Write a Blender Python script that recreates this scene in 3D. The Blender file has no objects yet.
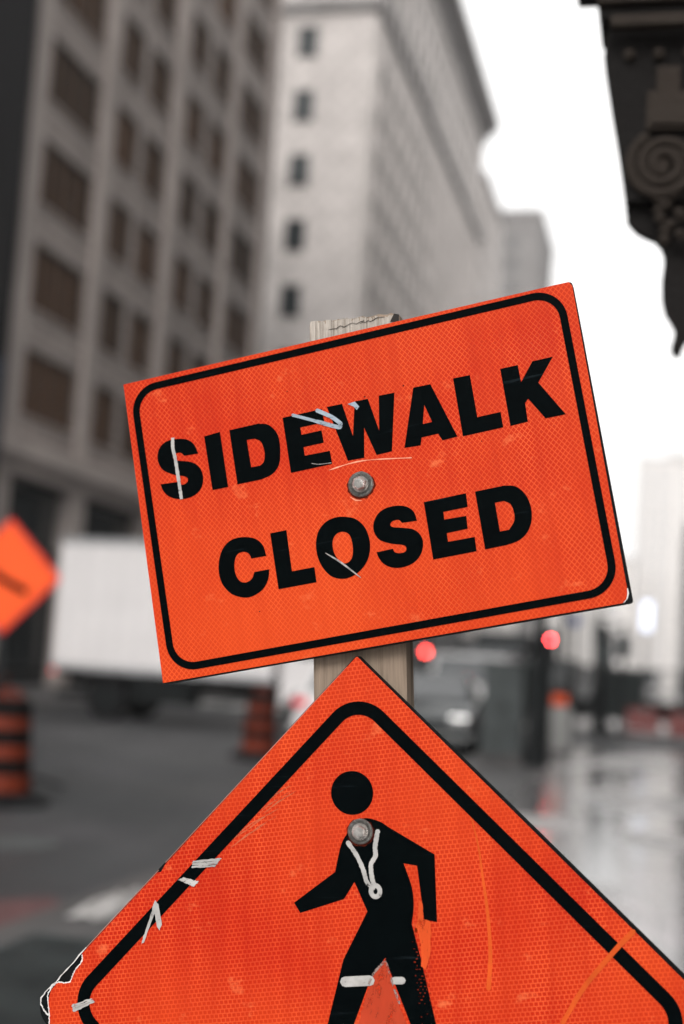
import bpy, bmesh, math, random
from mathutils import Vector, Matrix
C = bpy.context.scene
COL = C.collection
R = math.radians
PI = math.pi

# ------------------------------------------------------------------ camera
cd = bpy.data.cameras.new('camera'); cam = bpy.data.objects.new('camera', cd); COL.objects.link(cam)
cr = Vector((0.97300503, 0.22187357, 0.06350847)); cu = Vector((-0.03792038, -0.11774272, 0.99231986)); cf = Vector((-0.22764721, 0.96794048, 0.10615073))
cam.matrix_world = Matrix(((cr.x, cu.x, -cf.x, 0), (cr.y, cu.y, -cf.y, 0), (cr.z, cu.z, -cf.z, 1.45), (0, 0, 0, 1)))
cd.sensor_fit = 'VERTICAL'; cd.sensor_height = 36; cd.sensor_width = 24; cd.lens = 50
cd.clip_start = 0.05; cd.clip_end = 6000
cd.dof.use_dof = True; cd.dof.focus_distance = 1.355; cd.dof.aperture_fstop = 2.8; cd.dof.aperture_blades = 0
C.camera = cam
# ------------------------------------------------------------------ world: bright overcast sky
SUN_EL, SUN_ROT = R(34), R(-20)
w = bpy.data.worlds.new('World'); C.world = w; w.use_nodes = True
nt = w.node_tree; nt.nodes.clear()
sky = nt.nodes.new('ShaderNodeTexSky'); sky.sky_type = 'NISHITA'; sky.sun_disc = False
sky.sun_elevation = SUN_EL; sky.sun_rotation = SUN_ROT; sky.air_density = 1.0; sky.dust_density = 6.0; sky.ozone_density = 1.0
hs = nt.nodes.new('ShaderNodeHueSaturation'); hs.inputs['Saturation'].default_value = 0.16
bg = nt.nodes.new('ShaderNodeBackground'); bg.inputs['Strength'].default_value = 0.14
wo = nt.nodes.new('ShaderNodeOutputWorld')
nt.links.new(sky.outputs[0], hs.inputs['Color']); 
# bright cloud deck over the clear-sky gradient
ctc = nt.nodes.new('ShaderNodeTexCoord'); cn = nt.nodes.new('ShaderNodeTexNoise'); cn.inputs['Scale'].default_value = 2.2; cn.inputs['Detail'].default_value = 5
nt.links.new(ctc.outputs['Generated'], cn.inputs['Vector'])
crp = nt.nodes.new('ShaderNodeValToRGB'); crp.color_ramp.elements[0].color = (9.0, 8.95, 8.85, 1); crp.color_ramp.elements[1].color = (11.5, 11.4, 11.25, 1); nt.links.new(cn.outputs[0], crp.inputs[0])
cmx = nt.nodes.new('ShaderNodeMix'); cmx.data_type = 'RGBA'; cmx.inputs[0].default_value = .85
nt.links.new(hs.outputs[0], cmx.inputs[6]); nt.links.new(crp.outputs[0], cmx.inputs[7]); nt.links.new(cmx.outputs[2], bg.inputs[0]); nt.links.new(bg.outputs[0], wo.inputs[0])
sl = bpy.data.lights.new('sun', 'SUN'); sl.energy = 1.4; sl.angle = R(20); sl.color = (1, .96, .92)
so = bpy.data.objects.new('sun', sl); COL.objects.link(so)
# sun veiled by cloud, behind the camera and a little to the left
SAZ = R(174)   # direction towards the sun, clockwise from +Y
sdir = Vector((math.sin(SAZ) * math.cos(SUN_EL), math.cos(SAZ) * math.cos(SUN_EL), math.sin(SUN_EL)))
so.rotation_euler = sdir.to_track_quat('Z', 'Y').to_euler()
sky.sun_rotation = SAZ
C.view_settings.view_transform = 'Standard'; C.view_settings.look = 'None'; C.view_settings.gamma = 1
C.view_settings.exposure = 0.4
C.render.engine = 'CYCLES'

# ------------------------------------------------------------------ materials
def newmat(name):
    m = bpy.data.materials.new(name); m.use_nodes = True
    t = m.node_tree; b = t.nodes['Principled BSDF']
    return m, t, b
def N(t, kind, **kw):
    n = t.nodes.new(kind)
    for k, v in kw.items():
        if k in n.inputs: n.inputs[k].default_value = v
        else: setattr(n, k, v)
    return n
def math_(t, op, a, b=None, c=None):
    n = t.nodes.new('ShaderNodeMath'); n.operation = op
    for i, v in enumerate((a, b, c)):
        if v is None: continue
        if isinstance(v, (int, float)): n.inputs[i].default_value = v
        else: t.links.new(v, n.inputs[i])
    return n.outputs[0]
def vmath(t, op, a, b=None):
    n = t.nodes.new('ShaderNodeVectorMath'); n.operation = op
    for i, v in enumerate((a, b)):
        if v is None: continue
        if isinstance(v, tuple): n.inputs[i].default_value = v
        else: t.links.new(v, n.inputs[i])
    return n
def ramp(t, fac, stops):
    n = t.nodes.new('ShaderNodeValToRGB'); e = n.color_ramp.elements
    while len(e) < len(stops): e.new(0.5)
    for i, (p, c) in enumerate(stops):
        e[i].position = p; e[i].color = (c, c, c, 1) if isinstance(c, (int, float)) else (*c, 1)
    t.links.new(fac, n.inputs[0]); return n.outputs[0]
def mixc(t, fac, a, b, mode='MIX'):
    n = t.nodes.new('ShaderNodeMix'); n.data_type = 'RGBA'; n.blend_type = mode
    for i, v in ((0, fac), (6, a), (7, b)):
        if isinstance(v, (int, float)): n.inputs[i].default_value = v
        elif isinstance(v, tuple): n.inputs[i].default_value = (*v, 1)
        else: t.links.new(v, n.inputs[i])
    return n.outputs[2]
def coords(t, kind='Object', scale=(1, 1, 1), rot=(0, 0, 0)):
    tc = t.nodes.new('ShaderNodeTexCoord'); mp = t.nodes.new('ShaderNodeMapping')
    mp.inputs['Scale'].default_value = scale; mp.inputs['Rotation'].default_value = rot
    t.links.new(tc.outputs[kind], mp.inputs[0]); return mp.outputs[0]
def noise(t, vec, scale, detail=5, rough=.6):
    n = N(t, 'ShaderNodeTexNoise', Scale=scale, Detail=detail, Roughness=rough); t.links.new(vec, n.inputs['Vector']); return n.outputs[0]
def simple(name, col, rough=.5, metal=0, var=.25, scale=3, bump=0, spec=.5, stretch=(1, 1, 1)):
    m, t, b = newmat(name)
    v = coords(t, 'Object', stretch); n = noise(t, v, scale)
    lo = tuple(c * (1 - var) for c in col); hi = tuple(min(1, c * (1 + var)) for c in col)
    t.links.new(ramp(t, n, [(.3, lo), (.7, hi)]), b.inputs['Base Color'])
    t.links.new(ramp(t, n, [(.3, min(1, rough * 1.15)), (.7, rough * .85)]), b.inputs['Roughness'])
    b.inputs['Metallic'].default_value = metal; b.inputs['Specular IOR Level'].default_value = spec
    if bump:
        bp = N(t, 'ShaderNodeBump', Strength=bump, Distance=.01); n2 = noise(t, v, scale * 6)
        t.links.new(n2, bp.inputs['Height']); t.links.new(bp.outputs[0], b.inputs['Normal'])
    return m
def emit(name, col, s):
    m, t, b = newmat(name); b.inputs['Base Color'].default_value = (*col, 1)
    b.inputs['Emission Color'].default_value = (*col, 1); b.inputs['Emission Strength'].default_value = s; return m

M = {}
# retroreflective orange sheeting with a printed-in cell mesh
def sheeting(name, kind, rotdeg, base=(.56, .034, .006), line=(.72, .112, .032)):
    m, t, b = newmat(name)
    tc = t.nodes.new('ShaderNodeTexCoord'); src = tc.outputs['Object']
    # slight wobble of the mesh so that it is not mathematically perfect
    wn = N(t, 'ShaderNodeTexNoise', Scale=14.0, Detail=2.0); t.links.new(src, wn.inputs['Vector'])
    off = vmath(t, 'SCALE', vmath(t, 'SUBTRACT', wn.outputs['Color'], (.5, .5, .5)).outputs[0]); off.inputs['Scale'].default_value = .0011
    vec = vmath(t, 'ADD', src, off.outputs[0]).outputs[0]
    mp = t.nodes.new('ShaderNodeMapping'); mp.vector_type = 'POINT'; mp.inputs['Rotation'].default_value = (0, R(rotdeg), 0); t.links.new(vec, mp.inputs[0])
    sp = t.nodes.new('ShaderNodeSeparateXYZ'); t.links.new(mp.outputs[0], sp.inputs[0])
    if kind == 'diamond':
        a = math_(t, 'DIVIDE', sp.outputs[0], .0050); c = math_(t, 'DIVIDE', sp.outputs[2], .0059)
        p = math_(t, 'PINGPONG', math_(t, 'ADD', a, c), .5); q = math_(t, 'PINGPONG', math_(t, 'SUBTRACT', a, c), .5); ia, ib = math_(t, 'ADD', a, c), math_(t, 'SUBTRACT', a, c)
        d = math_(t, 'MINIMUM', p, q)           # 0 on the lines .. .5 centre
        ln = ramp(t, d, [(0.03, 1.0), (0.13, 0.0)]); cell = d
    else:
        row = math_(t, 'DIVIDE', sp.outputs[2], .0040); ri = math_(t, 'FLOOR', row)
        xx = math_(t, 'ADD', math_(t, 'DIVIDE', sp.outputs[0], .0043), math_(t, 'MULTIPLY', ri, .5))
        d = math_(t, 'MINIMUM', math_(t, 'PINGPONG', xx, .5), math_(t, 'PINGPONG', row, .5)); ia, ib = xx, row
        ln = ramp(t, d, [(0.06, 1.0), (0.17, 0.0)]); cell = d
    idv = t.nodes.new('ShaderNodeCombineXYZ'); t.links.new(math_(t, 'FLOOR', ia), idv.inputs[0]); t.links.new(math_(t, 'FLOOR', ib), idv.inputs[1])
    wnz = N(t, 'ShaderNodeTexWhiteNoise', noise_dimensions='2D'); t.links.new(idv.outputs[0], wnz.inputs['Vector'])
    dark = tuple(c * f for c, f in zip(base, (.82, .6, .8)))
    col = mixc(t, ramp(t, cell, [(.12, 0.0), (.24, 1.0)]), base, dark)
    col = mixc(t, math_(t, 'MULTIPLY', wnz.outputs[0], .55), col, tuple(c * f for c, f in zip(base, (.86, .55, .7))))
    big = noise(t, src, 9, 4, .6)
    streak = noise(t, coords(t, 'Object', (55, 1, 4)), 1.2, 4, .6)
    fade = noise(t, src, 3.2, 3, .5)
    lnf = math_(t, 'MULTIPLY', ln, ramp(t, big, [(.35, .35), (.65, .95)]))
    col = mixc(t, lnf, col, line)
    # faded / rubbed patches and darker vertical streaks printed into the sheeting
    col = mixc(t, math_(t, 'MULTIPLY', ramp(t, streak, [(.40, 0.0), (.66, 1.0)]), .5), col, tuple(c * f for c, f in zip(base, (.76, .5, .8))))
    col = mixc(t, math_(t, 'MULTIPLY', ramp(t, fade, [(.40, 0.0), (.66, 1.0)]), .5), col, (.70, .085, .014))
    wear = noise(t, coords(t, 'Object', (22, 1, 34)), 1.0, 8, .7)
    col = mixc(t, math_(t, 'MULTIPLY', ramp(t, wear, [(.60, 0.0), (.70, 1.0)]), .6), col, (.76, .17, .06))
    dark_tone = noise(t, src, 60, 6, .75)  # fine specks of grime
    col = mixc(t, math_(t, 'MULTIPLY', ramp(t, dark_tone, [(.64, 0.0), (.78, 1.0)]), .22), col, (.25, .03, .012))
    t.links.new(col, b.inputs['Base Color'])
    t.links.new(ramp(t, big, [(.3, .5), (.7, .3)]), b.inputs['Roughness'])
    b.inputs['Specular IOR Level'].default_value = .08
    bp = N(t, 'ShaderNodeBump', Strength=.25, Distance=.0003); t.links.new(ln, bp.inputs['Height'])
    bp2 = N(t, 'ShaderNodeBump', Strength=.6, Distance=.01); t.links.new(fade, bp2.inputs['Height']); t.links.new(bp.outputs[0], bp2.inputs['Normal'])
    t.links.new(bp2.outputs[0], b.inputs['Normal'])
    return m
M['sheet_diamond'] = sheeting('orange_sheeting_diamond_mesh', 'diamond', -3)
M['sheet_hex'] = sheeting('orange_sheeting_hexagon_mesh', 'hex', 6, base=(.54, .028, .006), line=(.70, .092, .028))
def ink():
    m, t, b = newmat('black_sign_ink')
    v = coords(t); n = noise(t, v, 40, 6, .7); n2 = noise(t, coords(t, 'Object', (3, 1, 60)), 3, 5, .7)
    c = ramp(t, n, [(.3, (.0004, .0012, .0015)), (.75, (.0012, .0028, .0032))])
    c = mixc(t, math_(t, 'MULTIPLY', ramp(t, n2, [(.62, 0.0), (.75, 1.0)]), .35), c, (.035, .05, .06))
    t.links.new(c, b.inputs['Base Color']); t.links.new(ramp(t, n2, [(.3, .42), (.7, .6)]), b.inputs['Roughness'])
    b.inputs['Specular IOR Level'].default_value = .02
    return m
M['ink'] = ink()
def dry_paint(name, col, thr=.34, scale=260, stretch=(1, 1, 1), alpha=1.0):
    m, t, b = newmat(name); v = coords(t, 'Object', stretch); n = noise(t, v, scale, 6, .75); n2 = noise(t, v, scale * .25, 4, .6)
    t.links.new(ramp(t, n2, [(.3, tuple(c * .62 for c in col)), (.7, col)]), b.inputs['Base Color']); b.inputs['Roughness'].default_value = .8; b.inputs['Specular IOR Level'].default_value = .1
    t.links.new(math_(t, 'MULTIPLY', ramp(t, math_(t, 'ADD', math_(t, 'MULTIPLY', n, .6), math_(t, 'MULTIPLY', n2, .4)), [(thr, 0.0), (thr + .07, 1.0)]), alpha), b.inputs['Alpha']); return m
M['white_mark'] = dry_paint('dried_white_paint', (.50, .485, .465), .33)
M['grey_mark'] = dry_paint('scuffed_grey_paint', (.36, .43, .50), .38, 200, (1, 1, 3))
M['over_orange'] = dry_paint('rubbed_orange_overpaint', (.82, .10, .022), .38, 90, (2, 1, .5), .9)
M['rub'] = dry_paint('coral_rub', (.66, .075, .03), .40, 60, (1.5, 1, .6), .75)
M['light_orange'] = dry_paint('bright_orange_paint', (.80, .115, .02), .30, 120, (1, 1, .5), .85)
M['pale_scuff'] = simple('pale_scuff', (.85, .30, .18), .7, var=.3, scale=200)
M['board'] = simple('black_backing_board', (.004, .005, .0055), .7, var=.4, scale=60, bump=.2, spec=.1)
M['zinc'] = simple('zinc_bolt', (.55, .53, .50), .30, 1, .3, 260, .5)
M['washer'] = simple('dull_washer_metal', (.22, .215, .20), .35, 1, .4, 300, .5)
M['white_plastic'] = simple('torn_white_film', (.7, .68, .66), .6, var=.2, scale=90)
M['dark_tone'] = dry_paint('dark_red_film', (.16, .02, .008), .42, 260, (1, 1, .5), .55)  # thin dark red film, broken up by noise
def wood(name, base, dark, stretch=(60, 60, 2.2)):
    m, t, b = newmat(name)
    v = coords(t, 'Object', stretch); n = noise(t, v, 2.0, 8, .72); n2 = noise(t, coords(t, 'Object', (9, 9, .8)), 1.5, 4)
    cr_ = noise(t, coords(t, 'Object', (150, 150, 2.5)), 1.6, 6, .7)
    c = ramp(t, n, [(.28, dark), (.5, base), (.75, tuple(min(1, x * 1.35) for x in base))])
    c = mixc(t, math_(t, 'MULTIPLY', ramp(t, cr_, [(.62, 0.0), (.7, 1.0)]), .7), c, tuple(x * .25 for x in dark))
    c = mixc(t, math_(t, 'MULTIPLY', ramp(t, n2, [(.4, 0.0), (.7, 1.0)]), .35), c, (.22, .18, .145))
    t.links.new(c, b.inputs['Base Color']); b.inputs['Roughness'].default_value = .85; b.inputs['Specular IOR Level'].default_value = .2
    bp = N(t, 'ShaderNodeBump', Strength=.6, Distance=.0015); t.links.new(n, bp.inputs['Height']); t.links.new(bp.outputs[0], b.inputs['Normal'])
    return m
M['wood'] = wood('weathered_post_wood', (.29, .22, .165), (.12, .088, .064))
M['wood_end'] = wood('pale_post_top', (.48, .43, .38), (.16, .13, .10), (260, 260, 9))  # same grain in a paler colour for the post top
# --- city materials
def stone(name, base, joint=True, scale=.55, mort=.02, var=.16, rough=.85):
    m, t, b = newmat(name)
    tc = t.nodes.new('ShaderNodeTexCoord'); g = t.nodes.new('ShaderNodeNewGeometry')
    sp = t.nodes.new('ShaderNodeSeparateXYZ'); t.links.new(tc.outputs['Object'], sp.inputs[0])
    s = math_(t, 'ADD', sp.outputs[0], sp.outputs[1])
    cb = t.nodes.new('ShaderNodeCombineXYZ'); t.links.new(s, cb.inputs[0]); t.links.new(sp.outputs[2], cb.inputs[1])
    v = tc.outputs['Object']
    n = noise(t, v, .35, 6, .6); n2 = noise(t, coords(t, 'Object', (1.2, 1.2, .12)), 1.2, 5, .65); n3 = noise(t, v, 6, 5, .6)
    lo = tuple(c * (1 - var) for c in base); hi = tuple(min(1, c * (1 + var)) for c in base)
    c = ramp(t, n, [(.3, lo), (.7, hi)])
    c = mixc(t, math_(t, 'MULTIPLY', ramp(t, n2, [(.5, 0.0), (.75, 1.0)]), .45), c, tuple(x * .45 for x in base))
    c = mixc(t, math_(t, 'MULTIPLY', n3, .3), c, tuple(x * .6 for x in base))
    if joint:
        br = N(t, 'ShaderNodeTexBrick', Scale=scale); br.inputs['Mortar Size'].default_value = mort
        br.inputs['Color1'].default_value = (1, 1, 1, 1); br.inputs['Color2'].default_value = (.86, .86, .86, 1); br.inputs['Mortar'].default_value = (.45, .45, .45, 1)
        t.links.new(cb.outputs[0], br.inputs['Vector']); c = mixc(t, 1.0, c, br.outputs[0], 'MULTIPLY')
    t.links.new(c, b.inputs['Base Color']); b.inputs['Roughness'].default_value = rough; b.inputs['Specular IOR Level'].default_value = .25
    return m
M['stone_brown'] = stone('brown_grey_stone', (.42, .362, .335))
M['stone_trim'] = stone('brown_grey_stone_trim', (.45, .392, .365), False)
M['stone_pale'] = stone('pale_limestone', (.66, .61, .585), True, .4)
M['stone_grey'] = stone('grey_concrete_wall', (.30, .285, .28), True, .3)
M['stone_hazed'] = stone('haze_pale_wall', (.84, .80, .77), False)  # paled so the wall colour carries part of the distance haze
M['facade_dark'] = stone('dark_brown_facade', (.008, .007, .009), True, .5)
M['stone_shaded'] = stone('shade_dark_carved_stone', (.010, .0085, .008), False, var=.6)  # near-black base: the bracket's shade put into the stone colour
M['stone_carved_lit'] = stone('lit_brown_carved_stone', (.040, .031, .025), False, var=.45)  # lighter twin of the same stone, painting the carving as lit
for k_ in ('stone_shaded', 'stone_carved_lit'):
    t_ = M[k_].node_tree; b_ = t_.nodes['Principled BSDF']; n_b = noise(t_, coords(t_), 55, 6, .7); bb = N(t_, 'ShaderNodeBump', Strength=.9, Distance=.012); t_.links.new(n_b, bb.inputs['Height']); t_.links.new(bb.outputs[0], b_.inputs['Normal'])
def blind():
    m, t, b = newmat('brown_slatted_blind')
    tc = t.nodes.new('ShaderNodeTexCoord'); sp = t.nodes.new('ShaderNodeSeparateXYZ'); t.links.new(tc.outputs['Object'], sp.inputs[0])
    s = math_(t, 'ADD', sp.outputs[0], sp.outputs[1])
    st = math_(t, 'PINGPONG', math_(t, 'MULTIPLY', s, 3.0), .5)
    oi = t.nodes.new('ShaderNodeObjectInfo')
    n = noise(t, tc.outputs['Object'], 1.5)
    c = ramp(t, st, [(.05, (.06, .032, .018)), (.3, (.19, .10, .055))])
    c = mixc(t, math_(t, 'MULTIPLY', n, .5), c, (.07, .05, .04))
    c = mixc(t, math_(t, 'MULTIPLY', oi.outputs['Random'], .55), c, (.035, .028, .022))
    t.links.new(c, b.inputs['Base Color']); b.inputs['Roughness'].default_value = .8; b.inputs['Specular IOR Level'].default_value = .1
    return m
M['blind'] = blind()
M['frame_dark'] = simple('dark_window_frame', (.008, .010, .010), .6, spec=.1)
M['glass_dark'] = simple('dark_window_glass', (.018, .024, .026), .12, var=.4, scale=.6)
M['glass_mid'] = simple('grey_window_glass', (.13, .13, .13), .15, var=.6, scale=.5)
def ground_mat(name, base, wet=0.0, rough=.75, scale=1.0, joints=None, crack=True, wetlo=.12):
    m, t, b = newmat(name)
    v = coords(t); n = noise(t, v, .35 * scale, 6, .65); f = noise(t, v, 90, 4, .7); mid = noise(t, v, 2.2 * scale, 6, .65)
    lo = tuple(c * .72 for c in base); hi = tuple(c * 1.25 for c in base)
    c = ramp(t, n, [(.3, lo), (.7, hi)])
    c = mixc(t, math_(t, 'MULTIPLY', ramp(t, f, [(.35, 0.0), (.7, 1.0)]), .35), c, tuple(x * .5 for x in base))
    c = mixc(t, math_(t, 'MULTIPLY', ramp(t, mid, [(.5, 0.0), (.75, 1.0)]), .35), c, tuple(x * .55 for x in base))
    trk = noise(t, coords(t, 'Object', (.9, .22, 1), (0, 0, .25)), 1.0, 5, .6)
    c = mixc(t, math_(t, 'MULTIPLY', ramp(t, trk, [(.42, 0.0), (.6, 1.0)]), .6), c, tuple(x * f for x, f in zip(base, (.42, .46, .48))))
    tr2 = noise(t, coords(t, 'Object', (.5, .3, 1), (0, 0, -.4)), 1.3, 4, .6)
    c = mixc(t, math_(t, 'MULTIPLY', ramp(t, tr2, [(.52, 0.0), (.68, 1.0)]), .6), c, tuple(min(1, x * f) for x, f in zip(base, (1.75, 1.6, 1.65))))
    if joints:
        sp = t.nodes.new('ShaderNodeSeparateXYZ'); t.links.new(v, sp.inputs[0])
        jy = math_(t, 'PINGPONG', math_(t, 'DIVIDE', sp.outputs[1], joints), .5); jx = math_(t, 'PINGPONG', math_(t, 'DIVIDE', sp.outputs[0], joints), .5)
        j = ramp(t, math_(t, 'MINIMUM', jx, jy), [(.004, 1.0), (.012, 0.0)])
        c = mixc(t, math_(t, 'MULTIPLY', j, .7), c, tuple(x * .35 for x in base))
    wv = coords(t, 'Object', (.55, .28, 1)); wn = noise(t, wv, 1.1, 4, .55)
    if wet:
        wm = ramp(t, wn, [(.37, 0.0), (.49, 1.0)])
        wmf = math_(t, 'MULTIPLY', wm, wet)
        c = mixc(t, wmf, c, mixc(t, 1.0, c, (.55, .55, .57), 'MULTIPLY'))
        r = mixc(t, wmf, (rough,) * 3, (wetlo,) * 3)
        t.links.new(r, b.inputs['Roughness'])
    else: b.inputs['Roughness'].default_value = rough
    t.links.new(c, b.inputs['Base Color'])
    bp = N(t, 'ShaderNodeBump', Strength=.06, Distance=.003); t.links.new(f, bp.inputs['Height']); t.links.new(bp.outputs[0], b.inputs['Normal'])
    return m
M['asphalt'] = ground_mat('road_asphalt', (.042, .044, .047), .5, .75, wetlo=.5)
M['sidewalk'] = ground_mat('sidewalk_concrete', (.56, .53, .515), 1.0, .5, joints=1.6, wetlo=.11)
M['sidewalk_dark'] = ground_mat('dark_paving', (.085, .082, .082), .5, .6, joints=.4, wetlo=.4)
M['kerb'] = ground_mat('kerb_concrete', (.10, .093, .09), .5, .7, wetlo=.5)
M['terrain'] = ground_mat('city_ground', (.10, .10, .10), 0, .8)
M['paint_line'] = simple('worn_road_paint', (.5, .5, .48), .6, var=.4, scale=6)
M['paint_red'] = simple('faded_red_marking', (.10, .040, .040), .7, var=.3, scale=8)
M['orange_plastic'] = simple('orange_plastic', (.17, .026, .010), .6, spec=.2, var=.2, scale=6)
M['orange_bright'] = simple('fluorescent_orange_panel', (.95, .12, .03), .6, spec=.1, var=.06, scale=4)
M['orange_rim'] = simple('red_orange_rim', (.70, .015, .015), .5, var=.1)
M['black_rubber'] = simple('black_rubber', (.008, .008, .009), .8, var=.3, spec=.15)
M['drum_dark'] = simple('dark_drum_band', (.007, .006, .006), .7, spec=.1, var=.3)
M['truck_white'] = simple('white_truck_panel', (.82, .79, .79), .45, var=.06, scale=1.2)
M['alu'] = simple('aluminium_rail', (.45, .45, .46), .35, .8)
M['chassis'] = simple('dark_chassis', (.008, .010, .0105), .7, spec=.15)
M['car_white'] = simple('white_car_paint', (.72, .71, .71), .18, var=.03)
M['car_dark'] = simple('dark_car_paint', (.018, .024, .026), .15, var=.1)
M['chrome'] = simple('chrome', (.6, .6, .6), .15, 1)
M['carglass'] = simple('car_glass', (.03, .035, .04), .06, var=.2, spec=1)
M['grey_metal'] = simple('painted_grey_metal', (.055, .065, .066), .6, var=.4)
M['dark_metal'] = simple('dark_painted_metal', (.009, .011, .012), .5, spec=.2)
M['red_plastic'] = simple('red_barrier_plastic', (.26, .045, .04), .5)
M['white_panel'] = simple('white_board', (.34, .34, .33), .5, var=.05)
M['blue'] = simple('blue_sign_face', (.06, .10, .32), .4)
M['glass_hazed'] = simple('haze_pale_glass', (.42, .43, .45), .3, var=.1, scale=.4)  # lightened glass, distance haze mixed into its colour
M['banner'] = simple('dark_blue_banner', (.02, .032, .06), .7)
M['mesh_cloth'] = simple('dark_green_fence_cloth', (.022, .030, .030), .8, var=.3)
M['paper'] = simple('crumpled_white_paper', (.8, .78, .77), .8, var=.05)
M['headlight'] = emit('headlamp_glass', (1, .97, .93), 7)
M['red_lamp'] = emit('red_signal_lamp', (1, .055, .06), 60)
M['red_lamp_wide'] = emit('red_signal_lamp_large', (1, .06, .05), 14)
M['tail'] = emit('tail_light', (.7, .01, .03), .25)
M['brake'] = emit('brake_light', (.9, .02, .03), 1.6)

# ------------------------------------------------------------------ mesh helpers
class MB:
    def __init__(s): s.bm = bmesh.new()
    def box(s, x0, x1, y0, y1, z0, z1, mt=None):
        vs = [s.bm.verts.new(Vector(p)) for p in ((x0, y0, z0), (x1, y0, z0), (x1, y1, z0), (x0, y1, z0), (x0, y0, z1), (x1, y0, z1), (x1, y1, z1), (x0, y1, z1))]
        if mt is not None:
            for v in vs: v.co = mt @ v.co
        for f in ((0, 3, 2, 1), (4, 5, 6, 7), (0, 1, 5, 4), (1, 2, 6, 5), (2, 3, 7, 6), (3, 0, 4, 7)): s.bm.faces.new([vs[i] for i in f])
        return s
    def prism(s, pts, y0, y1, axis='y'):      # pts (a,b) outline; extruded along axis
        def P(a, b, d): return (a, d, b) if axis == 'y' else ((d, a, b) if axis == 'x' else (a, b, d))
        A = [s.bm.verts.new(P(a, b, y0)) for a, b in pts]; B = [s.bm.verts.new(P(a, b, y1)) for a, b in pts]
        n = len(pts)
        for i in range(n): s.bm.faces.new((A[i], A[(i + 1) % n], B[(i + 1) % n], B[i]))
        s.bm.faces.new(A[::-1]); s.bm.faces.new(B)
        return s
    def lathe(s, prof, c=(0, 0, 0), n=24, mt=None):      # prof: (r,z)
        rings = []
        for r, z in prof:
            rings.append([s.bm.verts.new((c[0] + r * math.cos(2 * PI * k / n), c[1] + r * math.sin(2 * PI * k / n), c[2] + z)) for k in range(n)])
        for a, b in zip(rings, rings[1:]):
            for k in range(n): s.bm.faces.new((a[k], a[(k + 1) % n], b[(k + 1) % n], b[k]))
        s.bm.faces.new(rings[0][::-1]); s.bm.faces.new(rings[-1])
        if mt is not None:
            for rg in rings:
                for v in rg: v.co = mt @ v.co
        return s
    def ribbon(s, pts, width, y=0, th=.0003, caps=True):     # flat stroke in the XZ plane with its own thickness
        P = [Vector((p[0], p[1])) for p in pts]
        wd = width if isinstance(width, (list, tuple)) else [width] * len(P)
        L, Rr = [], []
        for i, p in enumerate(P):
            d = (P[min(i + 1, len(P) - 1)] - P[max(i - 1, 0)]).normalized(); nn = Vector((-d.y, d.x)) * wd[i] / 2
            L.append(p + nn); Rr.append(p - nn)
        V = [[s.bm.verts.new((q.x, yy, q.y)) for q in (l_, r_) for yy in (y - th, y)] for l_, r_ in zip(L, Rr)]   # lf lb rf rb
        for A, B in zip(V, V[1:]):
            for a_, b_ in ((0, 2), (2, 3), (3, 1), (1, 0)): s.bm.faces.new((A[a_], A[b_], B[b_], B[a_]))
        def cap(Q, p, d, w_):
            if not caps:
                s.bm.faces.new((Q[0], Q[1], Q[3], Q[2])); return
            base = math.atan2(d.y, d.x); ring_ = []
            for a in (50, 0, -50):
                e = p + Vector((math.cos(base + R(a)), math.sin(base + R(a)))) * w_ / 2
                ring_.append([s.bm.verts.new((e.x, yy, e.y)) for yy in (y - th, y)])
            fr = [Q[0]] + [q[0] for q in ring_] + [Q[2]]; bk = [Q[1]] + [q[1] for q in ring_] + [Q[3]]
            s.bm.faces.new(fr); s.bm.faces.new(bk[::-1])
            for k in range(4): s.bm.faces.new((fr[k], bk[k], bk[k + 1], fr[k + 1]))
        cap(V[-1], P[-1], (P[-1] - P[-2]).normalized(), wd[-1])
        q = V[0]; cap([q[2], q[3], q[0], q[1]], P[0], (P[0] - P[1]).normalized(), wd[0])
        return s
    def build(s, name, mat, parent=None, smooth=False, bevel=0):
        bmesh.ops.recalc_face_normals(s.bm, faces=s.bm.faces)
        if bevel:
            bmesh.ops.bevel(s.bm, geom=[e for e in s.bm.edges if len(e.link_faces) == 2 and e.calc_face_angle(0) > .5], offset=bevel, segments=2, affect='EDGES', profile=.6, clamp_overlap=True)
        me = bpy.data.meshes.new(name); s.bm.to_mesh(me); s.bm.free()
        if smooth:
            for p in me.polygons: p.use_smooth = True
            try: me.set_sharp_from_angle(angle=R(35))
            except Exception: pass
        me.materials.append(mat)
        o = bpy.data.objects.new(name, me); COL.objects.link(o)
        if parent: o.parent = parent
        return o
def tube(pts, r, n=10):
    mb = MB(); prev = None
    for a, b in zip(pts, pts[1:]):
        a, b = Vector(a), Vector(b); d = b - a
        mt = Matrix.Translation(a) @ d.to_track_quat('Z', 'Y').to_matrix().to_4x4()
        mb.lathe([(r, 0), (r, d.length)], n=n, mt=mt)
    return mb
def thing(name, label, cat, loc=(0, 0, 0), rz=0, group=None):
    o = bpy.data.objects.new(name, None); COL.objects.link(o); o.empty_display_size = .2
    o.location = loc; o.rotation_euler = (0, 0, rz); tag(o, label, cat, group); return o
def tag(o, label, cat, group=None):
    o['label'] = label; o['category'] = cat
    if group: o['group'] = group
    return o
def struct(o): o['kind'] = 'structure'; return o
def copy_tree(o, parent=None):
    c = o.copy(); COL.objects.link(c)
    if parent: c.parent = parent
    for ch in list(o.children): copy_tree(ch, c)
    return c
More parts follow.
